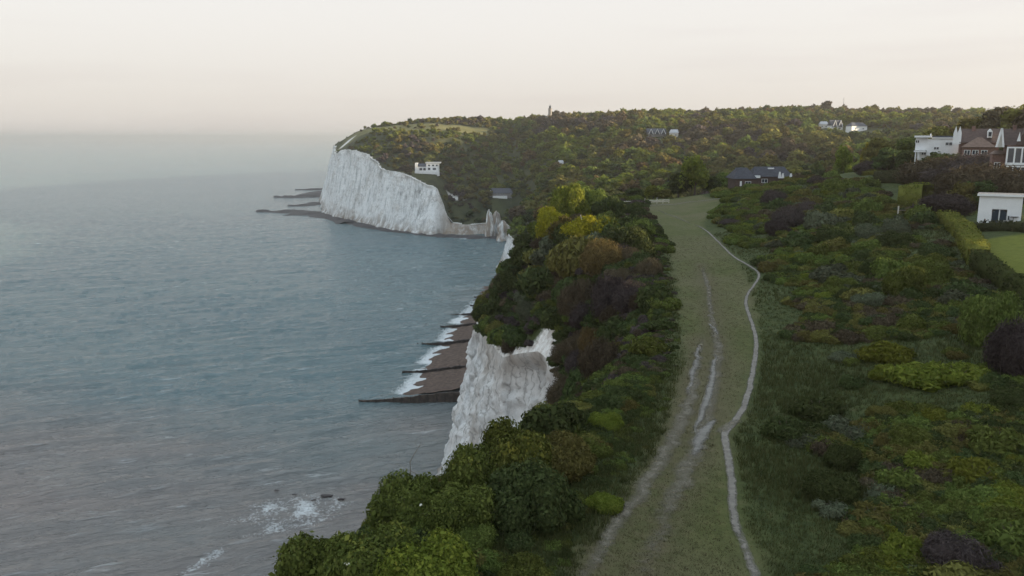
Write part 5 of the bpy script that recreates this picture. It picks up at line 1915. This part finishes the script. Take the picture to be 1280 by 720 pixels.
KT = {'green': 'mid green round-crowned', 'olive': 'olive round-crowned', 'dark': 'dark green dense', 'brown': 'brown still-bare', 'purple': 'purple brown still-bare', 'bright': 'yellow green fresh-leaved', 'rust': 'rusty brown budding'}
for i in sorted(indiv):
    w = wood_where(pa_[i], uy[i], Y_[i])
    me_c = R0.choice(FTREE if Y_[i] > 520 else FTREE)
    plant('tree', me_c, R0.choice(TRUNK), kinds[i], (float(X_[i]), float(Y_[i]), float(Z_[i]) - 0.3), float(rad_[i] * 2.3), float(hgt[i] * 1.05), KT[kinds[i]] + ' tree ' + w, 'tree', KT[kinds[i]] + ' trees ' + w)


def scatter(name, pts, sc, kinds_of, crowns, label=None):
    """ONE object: copies of a few crown meshes stood on points (geometry nodes)"""
    srcs = bpy.data.collections.new(name + ' sources')
    names = sorted(set(kinds_of))
    objs = []
    for kd in names:
        for c in crowns:
            o = bpy.data.objects.new(name + ' source', c)
            srcs.objects.link(o)
            put_mat(o, LEAF[kd])
            objs.append(kd)
    # the collection is walked in name order, so names are zero padded by Blender's own suffix
    onames = sorted(o.name for o in srcs.objects)
    by = {}
    for j, nme in enumerate(onames):
        kd = srcs.objects[nme].material_slots[0].material.name
        by.setdefault(kd, []).append(j)
    me = bpy.data.meshes.new(name)
    me.vertices.add(len(pts)); me.vertices.foreach_set('co', np.asarray(pts, np.float32).ravel())
    a = me.attributes.new('sc', 'FLOAT_VECTOR', 'POINT'); a.data.foreach_set('vector', np.asarray(sc, np.float32).ravel())
    a = me.attributes.new('pick', 'INT', 'POINT')
    a.data.foreach_set('value', np.array([R0.choice(by[LEAF[k].name]) for k in kinds_of], np.int32))
    a = me.attributes.new('rz', 'FLOAT', 'POINT'); a.data.foreach_set('value', (Rw.random(len(pts)) * 6.283).astype(np.float32))
    o = mesh_thing(name, me, LEAF['green'])
    tag(o, kind='stuff')
    ng = bpy.data.node_groups.new(name, 'GeometryNodeTree')
    ng.interface.new_socket('Geometry', in_out='INPUT', socket_type='NodeSocketGeometry')
    ng.interface.new_socket('Geometry', in_out='OUTPUT', socket_type='NodeSocketGeometry')
    gi = ng.nodes.new('NodeGroupInput'); go = ng.nodes.new('NodeGroupOutput')
    ci = ng.nodes.new('GeometryNodeCollectionInfo')
    ci.inputs['Collection'].default_value = srcs
    ci.inputs['Separate Children'].default_value = True
    ci.inputs['Reset Children'].default_value = True
    ip = ng.nodes.new('GeometryNodeInstanceOnPoints')
    ip.inputs['Pick Instance'].default_value = True

    def na(nm, ty):
        n_ = ng.nodes.new('GeometryNodeInputNamedAttribute'); n_.data_type = ty; n_.inputs['Name'].default_value = nm
        return n_.outputs['Attribute']
    cx_ = ng.nodes.new('ShaderNodeCombineXYZ')
    ng.links.new(na('rz', 'FLOAT'), cx_.inputs['Z'])
    ng.links.new(gi.outputs[0], ip.inputs['Points']); ng.links.new(ci.outputs[0], ip.inputs['Instance'])
    ng.links.new(na('pick', 'INT'), ip.inputs['Instance Index'])
    ng.links.new(cx_.outputs[0], ip.inputs['Rotation'])
    ng.links.new(na('sc', 'FLOAT_VECTOR'), ip.inputs['Scale'])
    ng.links.new(ip.outputs[0], go.inputs[0])
    md = o.modifiers.new('scatter', 'NODES'); md.node_group = ng
    return o


rest = np.array([i for i in range(len(sel)) if i not in indiv and Y_[i] > 330])
scatter('far_wood', np.stack([X_[rest], Y_[rest], Z_[rest] - 0.3], 1), np.stack([rad_[rest] * 2.3, rad_[rest] * 2.3, hgt[rest] * 1.05], 1), [kinds[i] for i in rest], FTREE)
# tree belt added out of view on the right, to shade the down
bx, by_, bs = [], [], []
for k in range(BELT_N):
    y = R0.uniform(-110, 330); x = R0.uniform(165, 300)
    if y > 60 and x < y * 0.70 + 20: continue
    if 150 < y < 235: continue  # gap left in the belt so sun reaches the hump
    bx.append(x); by_.append(y); bs.append(R0.uniform(7, 12))
for k in range(160):  # more unseen trees, added to keep sun off the near ground
    y = R0.uniform(-110, 60); x = R0.uniform(100, 180)
    bx.append(x); by_.append(y); bs.append(R0.uniform(7, 11))
bx, by_, bs = np.array(bx), np.array(by_), np.array(bs)
scatter('added_shade_belt', np.stack([bx, by_, height(bx, by_) - .3], 1), np.stack([bs, bs, bs], 1), [R0.choice(['green', 'olive', 'dark']) for _ in bx], FTREE)

# ------------------------------------------------------------------ undergrowth and grass
nu = 8000
uy_ = 26 + (236 - 26) * Rw.random(nu) ** 1.5
o_ = np.argsort(RR[:, 1]); xr_ = np.interp(uy_, RR[o_, 1], RR[o_, 0])
ux_ = xr_ + 1.2 + (np.maximum(uy_ * 0.70, xr_ + 6) - xr_ - 1.2) * Rw.random(nu)
dens = fbm(ux_ / 9, uy_ / 9, octaves=3, seed=92) + 0.10 * sstep(0, 8, ux_ - xr_)
m1 = off_path(ux_, uy_, 1.5) & (dens > 0.02 - 0.30 * sstep(90, 150, uy_) + 0.35 * sstep(9, 2, ux_ - xr_)) & (in_garden(ux_, uy_, -1.5) < .5)
nl = 3600
ly_ = 26 + (130 - 26) * Rw.random(nl)
o_ = np.argsort(LL[:, 1]); xl_ = np.interp(ly_, LL[o_, 1], LL[o_, 0])
lx_ = xl_ - 0.2 - np.abs(Rw.normal(size=nl)) * 1.0 - 22 * Rw.random(nl) ** 1.2
s3, i3 = rim_sd(lx_, ly_)
m2 = (s3 > 0.4) & (np.exp(-((lx_ - 4) / 3.2) ** 2 - ((ly_ - 115) / 8.0) ** 2) < 0.4)
nh = 900
hy_ = 128 + 110 * Rw.random(nh)
hi_ = np.array([int(np.argmin(np.abs(RIM[:600, 1] - y))) for y in hy_])
o_ = np.argsort(LL[:, 1]); hx_ = RIM[hi_, 0] + 0.6 + (np.interp(hy_, LL[o_, 1], LL[o_, 0]) - RIM[hi_, 0] - 0.6) * Rw.random(nh)
UX = np.concatenate([ux_[m1], lx_[m2], hx_]); UY = np.concatenate([uy_[m1], ly_[m2], hy_])
us = 0.35 + 0.55 * Rw.random(len(UX)); ledge_ = np.concatenate([np.ones(int(m1.sum())), 0.35 + 0.65 * sstep(0.3, 4.5, (xl_ - lx_)[m2]), np.ones(nh)])
us = us * (0.8 + UY / 95) * ledge_
uk = []
tone = 0.8 * vnoise(UX / 4, UY / 4, seed=95) + 1.1 * (Rw.random(len(UX)) - .5)
for t_ in tone:
    uk.append('bright' if t_ > .70 else 'green' if t_ > .10 else 'dark' if t_ > -.22 else 'grey' if t_ > -.27 else 'olive' if t_ > -.66 else 'brown')
for i in range(len(uk)):
    if i >= int(m1.sum()):
        q_ = Rw.random()
        uk[i] = 'dark' if q_ < .5 else 'green' if q_ < .68 else 'brown' if q_ < .84 else 'purple'
        if UY[i] < 60 and q_ > .68: uk[i] = 'green' if q_ < .9 else 'olive'
scatter('undergrowth', np.stack([UX, UY, height(UX, UY) - .1], 1), np.stack([us, us, us * (0.6 + .5 * Rw.random(len(us)))], 1), uk, LOWB)


def grass(name, X, Y, hh_, blade, mat, seed, lean=0.5):
    g = np.random.default_rng(seed)
    n = len(X); Bn = 4
    x = np.repeat(X, Bn) + g.normal(size=n * Bn) * 0.10; y = np.repeat(Y, Bn) + g.normal(size=n * Bn) * 0.10
    h = np.repeat(hh_, Bn) * (0.6 + 0.7 * g.random(n * Bn))
    z = height(X, Y).repeat(Bn) - 0.02
    a = g.random(n * Bn) * 6.283; w = blade * (0.7 + .6 * g.random(n * Bn)) * (0.6 + np.repeat(Y, Bn) / 60)
    le = lean * h * g.random(n * Bn); la = g.random(n * Bn) * 6.283
    v = np.stack([np.stack([x - w * np.cos(a), y - w * np.sin(a), z], 1), np.stack([x + w * np.cos(a), y + w * np.sin(a), z], 1),
                  np.stack([x + le * np.cos(la), y + le * np.sin(la), z + h], 1)], 1).reshape(-1, 3)
    o = mesh_thing(name, np_mesh(name, v, tris=np.arange(len(v)).reshape(-1, 3)), mat)
    return tag(o, kind='stuff')


M_GRASS = leaf_mat('grass blades', (0.034, 0.044, 0.016), (0.096, 0.100, 0.040), 0.2)
M_GRASS2 = leaf_mat('mown grass blades', (0.058, 0.062, 0.028), (0.135, 0.120, 0.066), 0.2)
ng_ = 150000
gyy = 24 * (150 / 24) ** Rw.random(ng_)
gxx = (Rw.random(ng_) * 1.5 - 0.62) * gyy
s4, i4 = rim_sd(gxx, gyy)
sw = swathe(gxx, gyy)
bare = np.exp(-((gxx - 4) / 3.2) ** 2 - ((gyy - 115) / 8.0) ** 2)
lawn_ = in_garden(gxx, gyy, 0) > .5
offp = np.array([fk.find((a, b, 0))[2] > 0.55 for a, b in zip(gxx, gyy)])
mr_ = (s4 > 0.3) & (sw < 0.5) & (bare < .3) & ~lawn_ & offp
tall = 0.16 + 0.30 * np.clip(fbm(gxx / 6, gyy / 6, octaves=3, seed=97) + .4, 0, 1)
grass('rough_grass', gxx[mr_], gyy[mr_], tall[mr_], 0.016, M_GRASS, 1, 0.8)
mw_ = (s4 > 0.3) & (sw >= 0.5) & offp
grass('mown_grass', gxx[mw_], gyy[mw_], 0.045 + 0.05 * Rw.random(mw_.sum()), 0.018, M_GRASS2, 2, 1.2)
print('shrubs', N_SHRUB, nf, 'wood', len(sel), 'stuff', len(rest))

# ------------------------------------------------------------------ labels that tell the look-alikes apart
ORD = ['leftmost', 'second from left', 'third from left', 'fourth from left', 'fifth from left', 'sixth from left', 'seventh from left', 'eighth from left']
bpy.context.view_layer.update()


def by_label():
    d = {}
    for o in COL.objects:
        if o.get('category') in ('shrub', 'tree') and o.get('group') and o.parent is None:
            d.setdefault(o['label'], []).append(o)
    return d


for lab_, objs_ in by_label().items():
    if len(objs_) > 6:
        objs_.sort(key=lambda o: o.scale[0] / o.location[1])
        n3 = max(1, len(objs_) // 3)
        for k, o in enumerate(objs_):
            o['label'] = ('small ' if k < n3 else 'large ' if k >= len(objs_) - n3 else 'medium-sized ') + lab_
for lab_, objs_ in by_label().items():
    if 1 < len(objs_) <= 8:
        objs_.sort(key=lambda o: project(*o.location)[0])
        for k, o in enumerate(objs_):
            w_ = lab_ + ', ' + (ORD[k] if k < len(objs_) - 1 or len(objs_) > 8 else 'rightmost')
            if len(w_.split()) <= 16:
                o['label'] = w_
# ------------------------------------------------------------------ haze
def haze_box(density):
    m = MB().box(-90000, 90000, -4000, 90000, -3, 165)
    t = NT('haze')
    pv = t.n('ShaderNodeVolumePrincipled')
    pv.inputs['Color'].default_value = (0.70, 0.69, 0.69, 1)
    pv.inputs['Density'].default_value = density
    pv.inputs['Anisotropy'].default_value = 0.62
    t.l(pv.outputs[0], t.out.inputs['Volume'])
    o = m.build('haze', t.m)
    tag(o, kind='stuff')
    return o


if HAZE > 0:
    haze_box(HAZE)

# ------------------------------------------------------------------ light
SUN_EL = math.radians(SUN_ELEV)
SUN_AZ = math.radians(SUN_AZIM)                      # clockwise from the view direction (+Y)
to_sun = Vector((math.sin(SUN_AZ) * math.cos(SUN_EL), math.cos(SUN_AZ) * math.cos(SUN_EL), math.sin(SUN_EL)))
ld = bpy.data.lights.new("sun", 'SUN')
ld.energy = SUN_E
ld.angle = math.radians(1.2)
ld.color = (1.0, 0.80, 0.52)
lo = bpy.data.objects.new("sun", ld)
COL.objects.link(lo)
lo.location = (300, 0, 300)
lo.rotation_euler = (-to_sun).to_track_quat('-Z', 'Y').to_euler()

world = bpy.data.worlds.new("World")
scene.world = world
world.use_nodes = True
wt = world.node_tree
wt.nodes.clear()
wo = wt.nodes.new('ShaderNodeOutputWorld')
bg = wt.nodes.new('ShaderNodeBackground')
sky = wt.nodes.new('ShaderNodeTexSky')
sky.sky_type = 'NISHITA'
sky.sun_disc = False
sky.sun_elevation = SUN_EL
sky.sun_rotation = SUN_AZ
sky.altitude = 50
sky.air_density = SKY_AIR
sky.dust_density = SKY_DUST
sky.ozone_density = SKY_OZONE
# a thin even veil of high cloud over the clear sky
vm = wt.nodes.new('ShaderNodeMix'); vm.data_type = 'RGBA'
vm.inputs[0].default_value = VEIL
tcz = wt.nodes.new('ShaderNodeTexCoord')
sep = wt.nodes.new('ShaderNodeSeparateXYZ')
wt.links.new(tcz.outputs['Generated'], sep.inputs[0])
vr = wt.nodes.new('ShaderNodeMapRange'); vr.interpolation_type = 'SMOOTHSTEP'
vr.inputs['From Min'].default_value = 0.10; vr.inputs['From Max'].default_value = 0.62
wt.links.new(sep.outputs['Z'], vr.inputs['Value'])
vc = wt.nodes.new('ShaderNodeMix'); vc.data_type = 'RGBA'
vc.inputs[6].default_value = (*VEIL_LOW, 1); vc.inputs[7].default_value = (*VEIL_HIGH, 1)
wt.links.new(vr.outputs[0], vc.inputs[0])
vr2 = wt.nodes.new('ShaderNodeMapRange'); vr2.interpolation_type = 'SMOOTHSTEP'
vr2.inputs['From Min'].default_value = -0.02; vr2.inputs['From Max'].default_value = 0.15
wt.links.new(sep.outputs['Z'], vr2.inputs['Value'])
vh = wt.nodes.new('ShaderNodeMix'); vh.data_type = 'RGBA'
vh.inputs[6].default_value = (*VEIL_HOR, 1)
wt.links.new(vr2.outputs[0], vh.inputs[0]); wt.links.new(vc.outputs[2], vh.inputs[7])
wt.links.new(vh.outputs[2], vm.inputs[7])
wt.links.new(sky.outputs[0], vm.inputs[6])
# faint cloud streak low on the right
tc = wt.nodes.new('ShaderNodeTexCoord')
mp = wt.nodes.new('ShaderNodeMapping'); mp.inputs['Scale'].default_value = (1.2, 1.2, 16.0)
mp.inputs['Rotation'].default_value = (0, math.radians(4), 0)
wt.links.new(tc.outputs['Generated'], mp.inputs['Vector'])
nz = wt.nodes.new('ShaderNodeTexNoise'); nz.inputs['Scale'].default_value = 2.2; nz.inputs['Detail'].default_value = 5
wt.links.new(mp.outputs[0], nz.inputs['Vector'])
rp = wt.nodes.new('ShaderNodeValToRGB')
rp.color_ramp.elements[0].position = 0.50; rp.color_ramp.elements[0].color = (1, 1, 1, 1)
rp.color_ramp.elements[1].position = 0.72; rp.color_ramp.elements[1].color = (0.955, 0.945, 0.95, 1)
wt.links.new(nz.outputs['Fac'], rp.inputs['Fac'])
cm = wt.nodes.new('ShaderNodeMix'); cm.data_type = 'RGBA'; cm.blend_type = 'MULTIPLY'
cm.inputs[0].default_value = 1.0
wt.links.new(vm.outputs[2], cm.inputs[6]); wt.links.new(rp.outputs['Color'], cm.inputs[7])
wt.links.new(cm.outputs[2], bg.inputs['Color'])
bg.inputs['Strength'].default_value = SKY_STR
wt.links.new(bg.outputs[0], wo.inputs['Surface'])

# ------------------------------------------------------------------ render settings
vs = scene.view_settings
scene.display_settings.display_device = 'sRGB'
vs.view_transform = 'Standard'
vs.look = 'None'
vs.gamma = 1.0
vs.exposure = EXPO
vs.use_curve_mapping = False
scene.render.engine = 'CYCLES'
cy_ = scene.cycles
cy_.use_denoising = True
try:
    cy_.denoiser = 'OPENIMAGEDENOISE'
    cy_.denoising_prefilter = 'ACCURATE'
except Exception:
    pass
cy_.max_bounces = 6
cy_.diffuse_bounces = 2
cy_.glossy_bounces = 2
cy_.transmission_bounces = 2
cy_.transparent_max_bounces = 6
cy_.volume_bounces = VOLB
cy_.use_adaptive_sampling = True
cy_.adaptive_threshold = 0.02
cy_.caustics_reflective = False
cy_.caustics_refractive = False
scene.render.use_persistent_data = False
